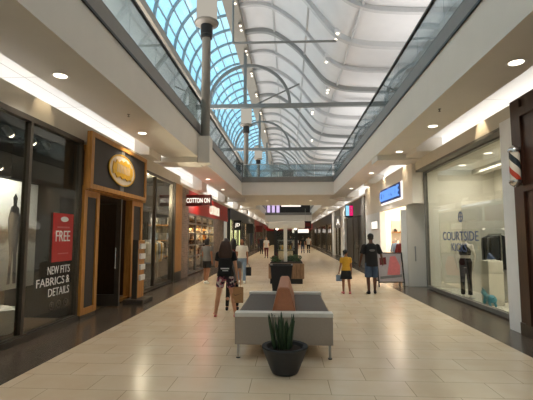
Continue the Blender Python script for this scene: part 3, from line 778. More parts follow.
for j, y in enumerate((28.95, 31.4, 34.2)):
    t = thing('light_strip', '%s vertical lime light strip on the black left shopfront, counted from the camera' % ORD[j], 'light strip', (-4.25,y,1.4))
    obj('tube', box(-4.28,-4.2,y-.05,y+.05,.5,2.9), M['neon'], t); obj('backing', box(-4.37,-4.28,y-.08,y+.08,.45,2.95), M['black'], t)
sign_block('blade_sign', 'rounded black projecting sign with white letters JD on the left', -4.33, -3.72, 31.2, 2.15, 2.92, 'black', 'JD', th=.42, twf=.6)
sign_block('blade_sign', 'black square projecting sign beyond the JD sign on the left', -4.3, -3.5, 40, 1.95, 2.95, 'black')
sign_block('blade_sign', 'small dark red projecting sign far along the left shops', -4.2, -3.3, 50, 2.2, 3.0, 'maroon', None)
for lab, y0_, y1_, z0_, z1_, mm in (('tall red', 44, 45.4, .5, 2.4, 'redlit'), ('bright screen', 46.0, 47.6, .6, 2.2, 'skylit'), ('red and white', 51, 53, .6, 2.2, 'pinklit')):
    t = thing('lit_poster', '%s lit poster in the far left shop windows' % lab, 'poster', (-4.4, (y0_+y1_)/2, z0_))
    obj('face', box(-4.42,-4.38,y0_,y1_,z0_,z1_), M[mm], t); obj('frame', box(-4.44,-4.42,y0_-.06,y1_+.06,z0_-.06,z1_+.06), M['black'], t)

# ================================================================== RIGHT SIDE
# --- barber shop dark wood front
struct('wall_right_barber', box(4.0, 4.3, 1.0, 7.3, .22, 4.1), M['darkwood'])
struct('baseboard_right', box(3.98, 4.3, 1.0, 7.3, 0, .22), M['frame'])
mb = MB(); mb.box(3.96,4.0,6.95,7.1,.22,4.05); mb.box(3.96,4.0,5.2,5.35,.22,4.05); mb.box(3.96,4.0,5.35,6.95,3.75,3.9); mb.box(3.96,4.0,5.35,6.95,2.45,2.55)
struct('trim_%d' % k, mb, M['darkwood']); k += 1
struct('wall_right_column', box(4.05, 4.6, 7.36, 7.78, 0, 3.86), M['whitestone'])
bp_ = thing('barber_pole', 'striped barber pole with metal caps on the dark wood front at the right edge', 'barber pole', (3.86, 7.0, 2.88))
obj('striped_cylinder', MB().cyl((3.87,7.0,2.64),(3.87,7.0,3.14),.085,n=24), M['barber'], bp_, smooth=True)
for z, d in ((2.64,-1),(3.14,1)):
    obj('cap', MB().lathe((3.87,7.0,z), [(.098,-.01*d),(.104,.03*d),(.08,.07*d),(.03,.11*d)] if d > 0 else [(.03,-.11),(.08,-.07),(.104,-.03),(.098,.01)]), M['chrome'], bp_, smooth=True)
mb = MB(); mb.box(3.90,3.97,6.97,7.03,2.56,2.62); mb.box(3.90,3.97,6.97,7.03,3.16,3.22); obj('bracket', mb, M['chrome'], bp_)

# --- window with mannequin
room(1, 4.5, 2.2, 7.78, 13.4, 3.86, 'storewhite', ceil='storewhite', floor='storewhite', energy=24, col=(1,.95,.87), nl=2)
window(4.5, 7.79, 13.38, .03, 3.86, mull=(), fm='greystone', fw=.03)
struct('trim_%d' % k, box(4.2, 4.49, 7.79, 13.38, 3.8, 3.86), M['greystone']); k += 1
for j, (x, y) in enumerate(((5.2,8.7),(5.2,10.6),(5.9,9.5),(5.3,12.4))):
    downlight(x, y, ('nearest','second','rear','farthest')[j]+' downlight inside the lit window display on the right', z=3.86, watt=18)
pn = thing('display_board', 'large pale backing board standing inside the right window', 'board', (5.6, 12.0, .03))
obj('board', box(5.6,5.68,10.2,13.3,.03,2.7), M['paper'], pn)
wl = thing('window_lettering', 'navy lettering COURTSIDE KICKS with round emblem on the right window glass', 'lettering', (4.49, 10.9, 1.3))
text('COURTSIDE', 2.2, .24, .006, M['navy'], 'lettering', wl, (4.49, 12.0, 1.58), '-X')
text('KICKS', .95, .22, .006, M['navy'], 'lettering', wl, (4.49, 11.4, 1.29), '-X')
em = MB(); a_, b_ = ellipse(10.75, 2.2, .14, .14, 24), ellipse(10.75, 2.2, .105, .105, 24)
for q in range(24): em.prism([a_[q], a_[(q+1)%24], b_[(q+1)%24], b_[q]], 'X', 4.484, 4.49)
em.box(4.484,4.49,10.735,10.765,2.09,2.31); em.box(4.484,4.49,10.64,10.86,2.185,2.215)
obj('round_emblem', em, M['navy'], wl)
pd = tag(obj('pedestal', box(4.8,5.15,10.05,10.45,.03,1.1,bev=.01), M['storewhite']), 'tall white pedestal carrying a blue sneaker in the right window', 'pedestal')
sn = thing('sneaker', 'blue sneaker on the white pedestal in the right window', 'shoe', (4.97, 10.23, 1.1))
mb = MB(); mb.loft([[(4.97+u, y+.33, z) for u, z in ((-w,1.13),(-w,1.13+h*.6),(-w*.55,1.13+h),(w*.55,1.13+h),(w,1.13+h*.6),(w,1.13))] for y, w, h in ((9.77,.02,.03),(9.79,.04,.05),(9.86,.05,.07),(9.93,.045,.12),(10.0,.045,.15),(10.04,.03,.13))])
obj('upper', mb, M['navy'], sn, smooth=True); obj('sole', box(4.92,5.02,10.095,10.38,1.1,1.131,bev=.01), M['paper'], sn)
# bulldog
dg_ = thing('dog_figurine', 'glossy blue bulldog figurine on the right window floor', 'figurine', (4.85, 9.8, .03))
mb = MB()
yb = 9.8
mb.capsule((4.85,yb+.16,.24),(4.85,yb-.14,.26),.1,.12); mb.capsule((4.85,yb+.17,.31),(4.85,yb+.27,.37),.09,.08); mb.ell((4.85,yb+.31,.39),(.1,.1,.095)); mb.ell((4.85,yb+.4,.36),(.065,.05,.05))
for sx in (-.06,.06):
    mb.capsule((4.85+sx,yb+.17,.2),(4.85+sx*1.3,yb+.19,.06),.05,.035); mb.capsule((4.85+sx*1.3,yb+.19,.06),(4.85+sx*1.3,yb+.23,.055),.03,.028)
    mb.capsule((4.85+sx,yb-.16,.24),(4.85+sx*1.3,yb-.13,.15),.07,.045); mb.capsule((4.85+sx*1.3,yb-.13,.15),(4.85+sx*1.3,yb-.2,.06),.04,.032); mb.capsule((4.85+sx*1.3,yb-.2,.06),(4.85+sx*1.3,yb-.15,.055),.03,.028)
    mb.capsule((4.85+sx,yb+.28,.46),(4.85+sx*1.25,yb+.27,.55),.03,.012)
mb.capsule((4.85,yb-.25,.3),(4.85,yb-.31,.35),.022,.012)
dgb = obj('body', mb, M['dogblue'], dg_, remesh=.012); dg_.scale = (.8,.8,.8); dg_.location = (4.8, 10.05, .03)
mb = MB(); dg_.scale = (1,1,1); dg_.location = (4.85, 9.8, .03); mb.ell((4.82,yb+.445,.375),(.022,.012,.015)); mb.ell((4.785,yb+.38,.425),(.012,.012,.014)); mb.ell((4.915,yb+.38,.425),(.012,.012,.014)); obj('face_details', mb, M['navy'], dg_, smooth=True); dg_.scale = (.8,.8,.8); dg_.location = (4.8, 10.05, .03)
clothes_rack('rack of black jackets at the near end of the right window', 5.38, 10.85, 6, ('blackcloth','blackcloth','greycloth'), h=1.75, L=.62, drop=.95)
# side wall, sign bulkhead and entrance
struct('wall_right_return', box(4.05, 4.75, 14.0, 14.12, 0, 2.78), M['white'])
dr = sgroup('door_3', (4.0, 14.0, 0))
obj('door_edge', box(3.86, 4.04, 14.02, 14.1, .01, 2.6), M['whitestone'], dr)
obj('door_handle', MB().cyl((4.28,13.93,.85),(4.28,13.93,1.35),.02,n=10), M['steel'], dr, smooth=True)
mb = MB(); mb.cyl((4.28,13.93,.9),(4.28,14.0,.9),.012,n=8); mb.cyl((4.28,13.93,1.3),(4.28,14.0,1.3),.012,n=8); obj('handle_bracket', mb, M['steel'], dr)
struct('wall_right_sign_bulkhead', box(4.08, 4.19, 13.4, 21.6, 2.78, 4.179), M['white'])
struct('wall_right_bulkhead_return', box(4.19, 4.75, 13.4, 13.99, 2.78, 3.859), M['white'])
sg = thing('shop_sign', 'blue lit COURTSIDE sign with white edge on the beige bulkhead at right', 'sign', (4.05, 16, 2.98))
obj('halo_panel', box(4.04,4.08,14.5,17.7,3.02,3.68), M['softpanel'], sg)
obj('sign_face', box(4.0,4.04,14.62,17.66,3.09,3.66), M['signblue'], sg)
text('COURTSIDE', 2.9, .42, .05, M['bluelit'], 'lettering', sg, (4.0, 17.6, 3.16), '-X')
room(1, 4.1, 5.0, 14.13, 21.6, 3.7, 'storewhite', ceil='storewhite', floor='storebeige', energy=90, nl=2)
struct('wall_right_white', box(4.08, 4.3, 18.2, 21.6, 0, 2.78), M['whitestone'])
lp = thing('box_sign', 'small glowing white box sign on the white wall past the entrance at right', 'sign', (4.05, 19.2, 2.2))
obj('case', box(4.05,4.08,18.6,19.9,2.0,2.42), M['steel'], lp); obj('face', box(4.03,4.05,18.65,19.85,2.04,2.38), M['softpanel'], lp)
sv = thing('wall_shelves', 'white shelves of shoes inside the right shop entrance', 'shelves', (5.6, 18.4, .03))
for z in (.5,.95,1.4,1.85): obj('shelf', box(4.6,6.4,18.0,18.35,z,z+.04), M['oak'], sv)
obj('back_panel', box(4.6,6.4,18.35,18.42,.03,2.4), M['storewhite'], sv)
sc_ = [('navy','navy'),('reddark','dark red'),('paper','white'),('blackcloth','black'),('paledenim','pale blue')]
for r_, z in enumerate((.54,.99,1.44,1.89)):
    for i in range(5):
        x = 4.75+i*.34; mm, cn = sc_[(i*2+r_) % 5]
        b_ = MB(); b_.loft([[(x+u, y, zz) for u, zz in ((-w,z),(-w,z+h*.7),(0,z+h),(w,z+h*.7),(w,z))] for y, w, h in ((18.02,.03,.05),(18.1,.05,.08),(18.2,.045,.13),(18.3,.04,.15))])
        tag(obj('shoe', b_, M[mm], smooth=True), '%s shoe, %s from the left on the %s shelf inside the right entrance' % (cn, ORD[i], ORD[r_]), 'shoe', 'shoes on the white wall shelves')

def torso_form(label, x, y, m, z=.03):
    t = thing('torso_form', label, 'mannequin', (x,y,z))
    obj('pole', MB().cyl((x,y,z),(x,y,z+.95),.02,n=10), M['steel'], t); obj('base', MB().lathe((x,y,z), [(.18,0),(.18,.015),(.03,.03)]), M['steel'], t, smooth=True)
    obj('bust', MB().stack([(x,y,z+1.3,.16,.1),(x,y,z+1.4,.08,.07),(x,y,z+1.46,.055,.055),(x,y,z+1.5,.05,.05)]), M['mannequin'], t, smooth=True)
    b_ = MB(); b_.stack([(x,y,z+.75,.19,.13),(x,y,z+.95,.17,.12),(x,y,z+1.15,.2,.13),(x,y,z+1.3,.2,.12),(x,y,z+1.38,.12,.09)])
    for sx in (-1,1): b_.capsule((x+sx*.18,y,z+1.3),(x+sx*.25,y,z+1.05),.065,.06)
    obj('shirt', b_, M[m], t, smooth=True)
torso_form('torso form in a maroon shirt inside the right shop entrance', 4.48, 16.2, 'reddark')
torso_form('torso form in a pale blue shirt behind the maroon one at right', 4.55, 17.2, 'paledenim')

# --- further right: black doors, signs, shops
struct('wall_right_grey_pier', box(4.02, 4.3, 21.6, 22.5, 0, 3.86), M['greystone'])
struct('wall_right_grey_fascia', box(4.06, 4.3, 22.5, 29.0, 2.9, 3.86), M['greystone'])
dd = sgroup('door_4', (4.1, 25, 0))
for y0_, y1_ in ((22.55,24.3),(24.45,26.2),(26.35,28.9)):
    obj('door_leaf', box(4.15,4.22,y0_,y1_,.02,2.88), M['black'], dd)
mb = MB()
for y in (22.5,24.3,26.2,28.9): mb.box(4.12,4.28,y,y+.1,0,2.9)
obj('door_frame', mb, M['frame'], dd)
mb = MB()
for y in (24.15,24.6): mb.cyl((4.1,y,.9),(4.1,y,1.4),.02,n=8)
obj('door_handle', mb, M['chrome'], dd)
sgn = sign_block('blade_sign', 'projecting black sign with a magenta and blue lit face on the right', 3.36, 3.82, 24.0, 2.82, 3.55, 'black')
obj('magenta_panel', box(3.6,3.8,23.97,24.0,2.9,3.5), M['pinklit'], sgn); obj('cyan_panel', box(3.38,3.58,23.97,24.0,2.9,3.5), M['cyanlit'], sgn)
mb = MB(); mb.box(3.66,3.74,23.955,23.97,3.32,3.36); mb.box(3.69,3.71,23.955,23.97,3.1,3.34); obj('letter_mark', mb, M['paper'], sgn)
struct('wall_right_beige_pier', box(3.98, 4.3, 29.0, 31.2, 0, 3.86), M['whitestone'])
sign_block('blade_sign', 'grey projecting box sign with a white letter farther along the right', 3.42, 3.9, 30.2, 2.3, 3.2, 'greystone', 'A', 'signwhite', th=.5, twf=.5)
shopfront(1, 4.2, 31.2, 36.0, 'oakdark' if False else 'storedark', 'greystone', 30, nm=2)
struct('wall_right_white_pier', box(3.98, 4.3, 36.0, 37.4, 0, 3.86), M['whitestone'])
shopfront(1, 4.2, 37.4, 44.5, 'storebeige', 'black', 70, pm='black'); goods(1, 4.2, 37.4, 44.5, 'clothes rack inside the pale lit far right shop', ('whitecloth','yellow'))
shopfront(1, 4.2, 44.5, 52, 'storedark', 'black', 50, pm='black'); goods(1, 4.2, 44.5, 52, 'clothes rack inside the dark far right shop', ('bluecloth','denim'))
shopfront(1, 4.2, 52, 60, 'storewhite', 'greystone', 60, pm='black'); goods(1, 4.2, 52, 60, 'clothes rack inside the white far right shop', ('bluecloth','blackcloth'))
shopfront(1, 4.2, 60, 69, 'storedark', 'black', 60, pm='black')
shopfront(1, 4.2, 69, 77.8, 'storewhite', 'red', 60)
for j, y in enumerate((33.0, 39.5, 47.0, 55.0)):
    t = thing('window_mannequin', '%s shop window mannequin along the far right shops, counted from the camera' % ORD[j], 'mannequin', (4.55,y,.04))
    obj('figure', MB().stack([(4.55,y,.04,.1,.1),(4.55,y,.5,.1,.09),(4.55,y,.9,.17,.12),(4.55,y,1.1,.13,.1),(4.55,y,1.35,.19,.12),(4.55,y,1.48,.06,.06),(4.55,y,1.6,.085,.095),(4.55,y,1.75,.04,.04)]), M['mannequin'], t, smooth=True)
    obj('coat', MB().stack([(4.55,y,.55,.21,.16),(4.55,y,1.0,.17,.13),(4.55,y,1.36,.21,.14),(4.55,y,1.45,.1,.09)]), M[('blackcloth','bluecloth','denim','bluecloth')[j]], t, smooth=True)

# hanging sign and far wall
t = thing('hanging_sign', 'black square sign hanging from the ceiling in the middle distance', 'sign', (1.7, 38, 2.2))
obj('sign_body', box(1.45,2.1,38,38.12,2.45,3.1,bev=.02), M['black'], t)
mb = MB(); mb.cyl((1.55,38.06,3.1),(1.55,38.06,4.3),.012,n=6); mb.cyl((2.0,38.06,3.1),(2.0,38.06,4.3),.012,n=6); obj('hanger', mb, M['steel'], t)
obj('face_marks', box(1.55,2.0,37.985,38.0,2.6,2.95), M['maroon'], t)
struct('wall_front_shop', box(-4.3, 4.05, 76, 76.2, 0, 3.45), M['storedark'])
t = thing('shop_fascia', 'lit red fascia across the far end of the mall', 'fascia', (0,75.9,2.7)); obj('board', box(-4.3,4.05,75.7,75.98,2.7,3.49), M['redlit'], t)
t = thing('shop_sign', 'long white lit sign band at the far right end of the mall', 'sign', (1.9,74,2.7)); obj('face', box(.6,3.6,74,74.1,2.3,2.95), M['softpanel'], t); obj('case', box(.55,3.65,74.1,74.3,2.25,3.0), M['steel'], t); mb = MB(); mb.cyl((.8,74.2,3.0),(.8,74.2,3.5),.03,n=6); mb.cyl((3.4,74.2,3.0),(3.4,74.2,3.5),.03,n=6); obj('hanger', mb, M['steel'], t)
# upper level beyond the second opening
struct('wall_upper_front', box(FL, FR, 53.4, 53.6, 4.45, 9), M['storedark'])
for j in range(3):
    x = -2.9+j*.62
    t = thing('light_box', '%s violet light box from the left on the upper floor past the bridge' % ORD[j], 'light box', (x,53.3,4.7)); obj('face', box(x,x+.42,53.28,53.34,4.75,5.9), M['purple'], t); obj('back_case', box(x-.03,x+.45,53.34,53.398,4.7,5.95), M['black'], t)
t = thing('shop_sign', 'pale strip sign on the upper floor far past the bridge', 'sign', (.6,53.2,5.7)); obj('face', box(-1.0,1.6,53.25,53.3,5.6,5.8), M['softpanel'], t); obj('case', box(-1.05,1.65,53.3,53.398,5.55,5.85), M['black'], t)

# A-frame poster stand
pf = thing('poster_stand', 'black A-frame poster stand with a pink and white poster outside the right shop', 'poster stand', (3.45, 14.05, 0))
def Aq(x, y, z): return (x, y+.28*(1-z/1.12), z)
for s_, nm_ in ((-1,'front'),(1,'rear')):
    fr = MB()
    def P(u, z): return (3.42+u, 14.05+s_*.3*(1-z/1.15), z)
    for a, b in (((-.42,0),(-.42,1.14)),((.42,0),(.42,1.14)),((-.42,1.12),(.42,1.12)),((-.42,.16),(.42,.16))):
        fr.sweep([P(*a), P(*b)], .024, 4)
    obj('frame', fr, M['black'], pf)
    sh_ = MB(); A_ = [P(-.39,.18), P(.39,.18), P(.39,1.1), P(-.39,1.1)]
    sh_.loft([[Vector(q) for q in A_], [Vector(q)+Vector((0,.012,0)) for q in A_]])
    obj('poster', sh_, M['posterlilac'], pf)
    if s_ < 0:
        for nm2, poly, mm in (('printed_figure', ((-.12,.4),(.3,.38),(.33,.7),(.2,1.02),(.02,1.0),(-.05,.7)), 'pinkcloth'), ('printed_band', ((-.36,.26),(.36,.33),(.36,.42),(-.36,.34)), 'greycloth'), ('printed_text', ((-.34,.72),(-.12,.74),(-.12,.98),(-.34,.96)), 'reddark')):
            q_ = MB(); A_ = [Vector(P(*p_)) for p_ in poly]; q_.loft([[a-Vector((0,.004,0)) for a in A_], [a-Vector((0,.008,0)) for a in A_]]); obj(nm2, q_, M[mm], pf)

# ================================================================== CENTRE FURNITURE
bn = thing('bench', 'large double sided mall bench with white ends, grey seats and tan centre backrest', 'bench', (-.08, 6.75, 0))
for nm_, y0_, y1_ in (('near', 5.68, 5.84), ('far', 7.75, 7.9)):
    obj('end_panel', box(-.76,.6,y0_,y1_,.2,.575,bev=.008), M['benchwhite'], bn)
    obj('end_cap', box(-.765,.605,y0_-.005,y1_+.005,.576,.635,bev=.008), M['benchcap'], bn)
obj('seat_base', box(-.72,.56,5.84,7.75,.2,.34), M['benchwhite'], bn)
for x0_, x1_ in ((-.75,-.23),(.07,.59)):
    obj('seat_cushion', box(x0_,x1_,5.845,7.745,.345,.6,bev=.03), M['benchgrey'], bn)
mb = MB(); mb.loft([[(-.255,y,.345),(.095,y,.345),(.095,y,.6),(-.005,y2,.95),(-.155,y2,.95),(-.255,y,.6)] for y, y2 in ((5.85,5.93),(7.74,7.66))])
bmesh.ops.bevel(mb.b, geom=list(mb.b.edges), offset=.015, segments=2, affect='EDGES')
obj('backrest', mb, M['leather'], bn)
for x in (-.72, .56):
    for y in (5.76, 7.82):
        lg = obj('leg', box(x-.017,x+.017,y-.017,y+.017,.012,.2), M['steel'], bn); obj('foot', MB().cyl((x,y,0),(x,y,.012),.03,n=12), M['black'], lg)

pt = thing('potted_plant', 'round black pot with upright snake plant in front of the bench', 'potted plant', (-.06, 5.17, 0))
obj('pot', MB().lathe((-.06,5.17,0), [(.14,0),(.16,.01),(.185,.06),(.28,.30),(.29,.32),(.285,.335),(.235,.33),(.225,.31),(.2,.25)], n=40), M['pot'], pt, smooth=True)
obj('soil', MB().lathe((-.06,5.17,0), [(.2,.25),(.222,.295),(.1,.305),(.01,.308)], n=32), M['soil'], pt, smooth=True)
lv = MB()
for i in range(34):
    a = i*2.4; r_ = .125*math.sqrt((i+.5)/34); bx_, by_ = -.085+r_*math.cos(a), 5.17+r_*math.sin(a)*.9
    h_ = random.uniform(.27,.44); tx = (bx_+.085)*random.uniform(.15,.6)+random.uniform(-.025,.025); ty = (by_-5.17)*1.2; wd = random.uniform(.016,.024); tw = random.uniform(0,PI)
    R_ = []
    for q in range(8):
        f_ = q/7; ww = wd*(1-.15*abs(f_-.35))*(1 if f_ < .7 else max(.06, 1-((f_-.7)/.3)**1.6)); ang = tw+f_*.5
        c_ = Vector((bx_+tx*f_*1.1, by_+ty*f_*.6, .295+h_*f_)); u = Vector((math.cos(ang),math.sin(ang),0)); v = Vector((-u.y,u.x,0))
        R_.append([c_-u*ww, c_+v*.003-u*ww*.3, c_+u*ww, c_-v*.006])
    lv.loft(R_)
obj('foliage', lv, M['leaf'], pt, smooth=True)

tp = thing('tall_planter', 'tall dark tapered planter just behind the bench', 'planter', (-.2, 8.55, 0))
mb = MB()
def sq(w, z, cx=-.16, cy=8.55): return [(cx-w,cy-w,z),(cx+w,cy-w,z),(cx+w,cy+w,z),(cx-w,cy+w,z)]
mb.loft([sq(.13,0), sq(.14,.03), sq(.225,1.06), sq(.235,1.07), sq(.235,1.1), sq(.2,1.1), sq(.18,1.0)])
obj('pot', mb, M['pot'], tp); obj('soil', MB().loft([sq(.17,.96), sq(.185,1.04), sq(.05,1.06)]), M['soil'], tp)

# planter island
pi_ = thing('planter_box', 'square timber planter with dark plinth around the beige column', 'planter', (-.1, 15.1, 0))
obj('body', MB().box(-.74,.54,14.45,15.75,.18,.72,bev=.02), M['planter_wood'], pi_)
obj('plinth', box(-.68,.48,14.5,15.7,0,.18), M['black'], pi_)
mb = MB()
for q in range(1,9): x = -.74+1.28*q/9; mb.box(x-.006,x+.006,14.44,14.452,.2,.7)
obj('plank_gaps', mb, M['oakdark'], pi_)
obj('soil', box(-.68,.48,14.52,15.7,.721,.75), M['soil'], pi_)
def leafclump(n, c, r, s):
    mb = MB()
    for i in range(n):
        a, b = random.uniform(0,2*PI), random.uniform(.1,PI/2); d = random.uniform(.35,1)
        p_ = Vector((c[0]+r[0]*d*math.cos(a)*math.cos(b), c[1]+r[1]*d*math.sin(a)*math.cos(b), c[2]+r[2]*d*math.sin(b)))
        u = Vector((random.uniform(-1,1),random.uniform(-1,1),random.uniform(-.3,1))).normalized(); v = u.orthogonal().normalized(); w = u.cross(v)
        mb.loft([[p_-v*.002,p_+w*.002,p_+v*.002,p_-w*.002],[p_+u*s*.5-v*s*.25,p_+u*s*.5+w*.004,p_+u*s*.5+v*s*.25,p_+u*s*.5-w*.004],[p_+u*s-v*.002,p_+u*s+w*.002,p_+u*s+v*.002,p_+u*s-w*.002]])
    return mb
for lab, x, y, r_, m_ in (('left','-.48',14.8,.2,'reddark'),('right','.28',14.8,.24,'shrub'),('rear','.1',15.4,.3,'shrub')):
    x = float(x); t = thing('shrub', 'leafy plant at the %s of the timber planter' % lab, 'plant', (x,y,.75))
    obj('stems', MB().capsule((x,y,.75),(x,y,.9),.02), M['oakdark'], t)
    obj('foliage', leafclump(160, (x,y,.75), (r_,r_,.2 if lab != 'right' else .26), .1), M['shrub'], t)
    if m_ == 'reddark': obj('flowers', leafclump(40, (x,y,.78), (r_,r_,.3), .07), M['reddark'], t)
cl = thing('column', 'slim beige column rising behind the timber planter', 'column', (-.08, 15.1, .75))
struct_c = obj('shaft', box(-.2,-.07,15.05,15.18,.75,2.05,bev=.01), M['white'], cl)
obj('cap', box(-.24,-.03,15.01,15.22,2.05,2.12,bev=.01), M['white'], cl)

# kiosk behind
ks = thing('kiosk', 'glazed kiosk with black posts and a pale canopy in the corridor centre', 'kiosk', (-.15, 20, 0))
for x in (-.62, .34):
    for y in (18.6, 20.6): obj('post', box(x-.07,x+.07,y-.07,y+.07,0,2.05), M['black'], ks)
obj('counter', box(-.7,.42,18.5,20.7,.02,.5), M['oakdark'], ks)
obj('pane', box(-.56,.28,18.6,18.62,.5,2.0), M['pane'], ks)
obj('canopy', box(-.95,.72,18.2,21.0,2.05,2.36,bev=.03), M['fascia'], ks)
for x in (-.55,.3): obj('canopy_lamp', MB().ell((x,18.45,2.02),(.06,.06,.04)), M['spot'], ks, smooth=True)
obj('shelf', box(-.54,.26,19.2,20.4,1.0,1.05), M['steel'], ks); obj('shelf', box(-.54,.26,19.2,20.4,1.45,1.5), M['steel'], ks)
for i in range(6):
    x = -.45+.13*i; tag(obj('bottle', MB().lathe((x,19.5,1.05), [(.03,0),(.032,.02),(.032,.14),(.012,.18),(.012,.22)], n=10), M[('shrub','gold','paper','reddark','gold','paledenim')[i]], smooth=True), '%s small bottle from the left on the kiosk shelf' % ORD[i], 'bottle', 'bottles in the kiosk')

# ================================================================== PEOPLE
def rotx(v, a): return Vector((v.x, v.y*math.cos(a)+v.z*math.sin(a), -v.y*math.sin(a)+v.z*math.cos(a)))
def person(label, x, y, h, rz=0, skin='skin', hair='hairblack', hairstyle='short', top='blackcloth', sleeve=.6, hem=.86, bottom='denim', kind='pants', leg=.95,
           shoes='blackcloth', legs=((.15,.1),(-.2,.25)), arms=((.15,.2,.12),(-.15,.25,.12)), vox=.011, head=0, cap=None, loose=1.0, fem=False, spread=0, strap=False):
    """local frame: faces +Y; legs/arms given (left, right): swing, bend, (out)"""
    s = h/1.75
    t = thing('person', label, 'person', (x,y,0), rz)
    V = lambda a,b,c: Vector((a,b,c))*s
    hipz, kl, cl_ = .92, .44, .40
    J = {}
    for i, sx in enumerate((-1,1)):
        sw, bd = legs[i]
        hp = Vector((sx*.09,0,hipz)); kn = hp+rotx(Vector((sx*(.01+spread*.5),0,-kl)), -sw); an = kn+rotx(Vector((sx*spread*.5,0,-cl_)), -sw+bd)
        J[i] = [hp, kn, an, -sw+bd]
    low = min(J[i][2].z-.075*math.cos(J[i][3]) for i in (0,1))
    for i in (0,1):
        for q in range(3): J[i][q] = J[i][q]-Vector((0,0,low))
    dz = -low
    S = lambda v: v*s
    wS, wH = (.165,.17) if fem else (.19,.155)
    B = MB()
    B.stack([tuple(q*s for q in r) for r in ((0,0,.80+dz,.09,.07),(0,0,.86+dz,wH-.02,.1),(0,0,.95+dz,wH,.115),(0,0,1.08+dz,.125 if fem else .14,.095),(0,.005,1.25+dz,.15 if fem else .165,.115),(0,0,1.38+dz,wS-.01,.1),(0,-.01,1.45+dz,.12,.075),(0,-.01,1.49+dz,.06,.06),(0,0,1.56+dz,.052,.056))])
    hc = Vector((0,.015,1.635+dz)); hd = Matrix.Rotation(head, 3, 'Z')
    H = lambda a,b,c: (hc+hd@Vector((a,b,c)))*s
    B.ell(hc*s, (.077*s,.094*s,.115*s)); B.ell(H(0,.03,-.045), (.055*s,.06*s,.065*s))
    B.capsule(H(0,.09,.01), H(0,.108,-.025), .011*s, .016*s, 8, 3)
    for sx in (-1,1): B.ell(H(sx*.079,-.005,-.01), (.012*s,.02*s,.032*s), 8, 6)
    AJ = {}
    for i, sx in enumerate((-1,1)):
        hp, kn, an, ang = J[i]
        B.capsule(S(hp), S(kn), .086*s, .056*s); B.capsule(S(kn), S(kn.lerp(an,.35)+Vector((0,-.012,0))), .054*s, .056*s); B.capsule(S(kn.lerp(an,.3)+Vector((0,-.01,0))), S(an), .055*s, .036*s)
        toe = an+rotx(Vector((sx*.02,.14,-.045)), ang*.6); heel = an+rotx(Vector((0,-.04,-.04)), ang*.6)
        B.capsule(S(heel), S(toe), .034*s, .027*s); J[i] += [heel, toe]
        sw, bd, ab = arms[i]
        sh = Vector((sx*wS,0,1.40+dz)); el = sh+rotx(Vector((sx*math.sin(ab)*.29,0,-math.cos(ab)*.29)), -sw)
        fd = rotx(Vector((sx*math.sin(ab*.6),0,-math.cos(ab*.6))), -(sw+bd)); wr = el+fd*.25
        B.capsule(S(sh), S(el), .048*s, .038*s); B.capsule(S(el), S(wr), .038*s, .025*s)
        a_ = Vector((0,1,0)); sd = fd.cross(Vector((sx,0,0))).normalized()   # across the palm
        pc = wr+fd*.05
        B.capsule(S(wr), S(wr+fd*.075), .024*s, .03*s, 8, 3)
        nrm = fd.cross(sd).normalized()*(-sx if fd.cross(sd).x*sx > 0 else sx)
        for q, (o_, ln) in enumerate(((-.027,.075),(-.009,.085),(.009,.078),(.026,.06))):
            b0 = wr+fd*.085+sd*o_; b1 = b0+fd*ln*.55; nin = Vector((-sx,0,0)); b2 = b1+(fd*.8+nin*.6).normalized()*ln*.5
            B.capsule(S(b0), S(b1), .0095*s, .009*s, 8, 3); B.capsule(S(b1), S(b2), .009*s, .0075*s, 8, 3)
        tb = wr+fd*.03-sd*.025; B.capsule(S(tb), S(tb-sd*.03+fd*.04), .012*s, .009*s, 8, 3)
        AJ[i] = [sh, el, wr, fd]
    obj('body', B, M[skin], t, world=False, remesh=vox)
    # clothes
    T = MB(); g = .014
    T.stack([tuple(q*s for q in r) for r in ((0,0,hem+dz,wH+g+.015*loose,.115+g+.01*loose),(0,0,.97+dz,wH+g+.006*loose,.112+g),(0,0,1.1+dz,(.125 if fem else .145)+g+.012*loose,.095+g+.01*loose),(0,.005,1.25+dz,(.15 if fem else .165)+g,.115+g),(0,0,1.37+dz,wS+.002,.1+g),(0,-.01,1.445+dz,.125,.08+g*.6),(0,-.01,1.475+dz,.075,.066))])
    for i in (0,1):
        sh, el, wr, fd = AJ[i]
        if sleeve > 0:
            if sleeve <= 1: T.cyl(S(sh+Vector((0,0,.02))), S(sh.lerp(el,sleeve)), (.06+.004*loose)*s, (.052+.012*loose)*s, 14); T.ell(S(sh), (.06*s,.062*s,.06*s))
            else: T.capsule(S(sh), S(el), .062*s, .053*s); T.capsule(S(el), S(el.lerp(wr,.9)), .052*s, .04*s)
    obj('shirt', T, M[top], t, world=False, remesh=vox)
    if kind == 'skirt':
        K = MB(); K.stack([tuple(q*s for q in r) for r in ((0,0,.98+dz,wH-.005,.115),(0,0,.9+dz,wH+.02,.135),(0,0,.98-leg*.4+dz,wH+.075,.17))])
        obj('skirt', K, M[bottom], t, world=False, remesh=vox)
    else:
        K = MB(); K.stack([tuple(q*s for q in r) for r in ((0,0,.80+dz,.1,.09),(0,0,.86+dz,wH+.004,.118),(0,0,.94+dz,wH+.014,.128),(0,0,1.0+dz,wH-.005,.112))])
        for i in (0,1):
            hp, kn, an = J[i][:3]
            if leg <= .5: K.cyl(S(hp+Vector((0,0,-.02))), S(hp.lerp(kn,leg*2)), .098*s, (.078+.014*loose)*s, 16)
            else:
                K.capsule(S(hp), S(kn), .098*s, .066*s*(.9+.1*loose)); K.cyl(S(kn), S(kn.lerp(an,(leg-.5)*2)), .066*s*(.9+.1*loose), (.05*(.7+.3*loose))*s, 16)
        obj('shorts' if leg <= .6 else 'trousers', K, M[bottom], t, world=False, remesh=vox)
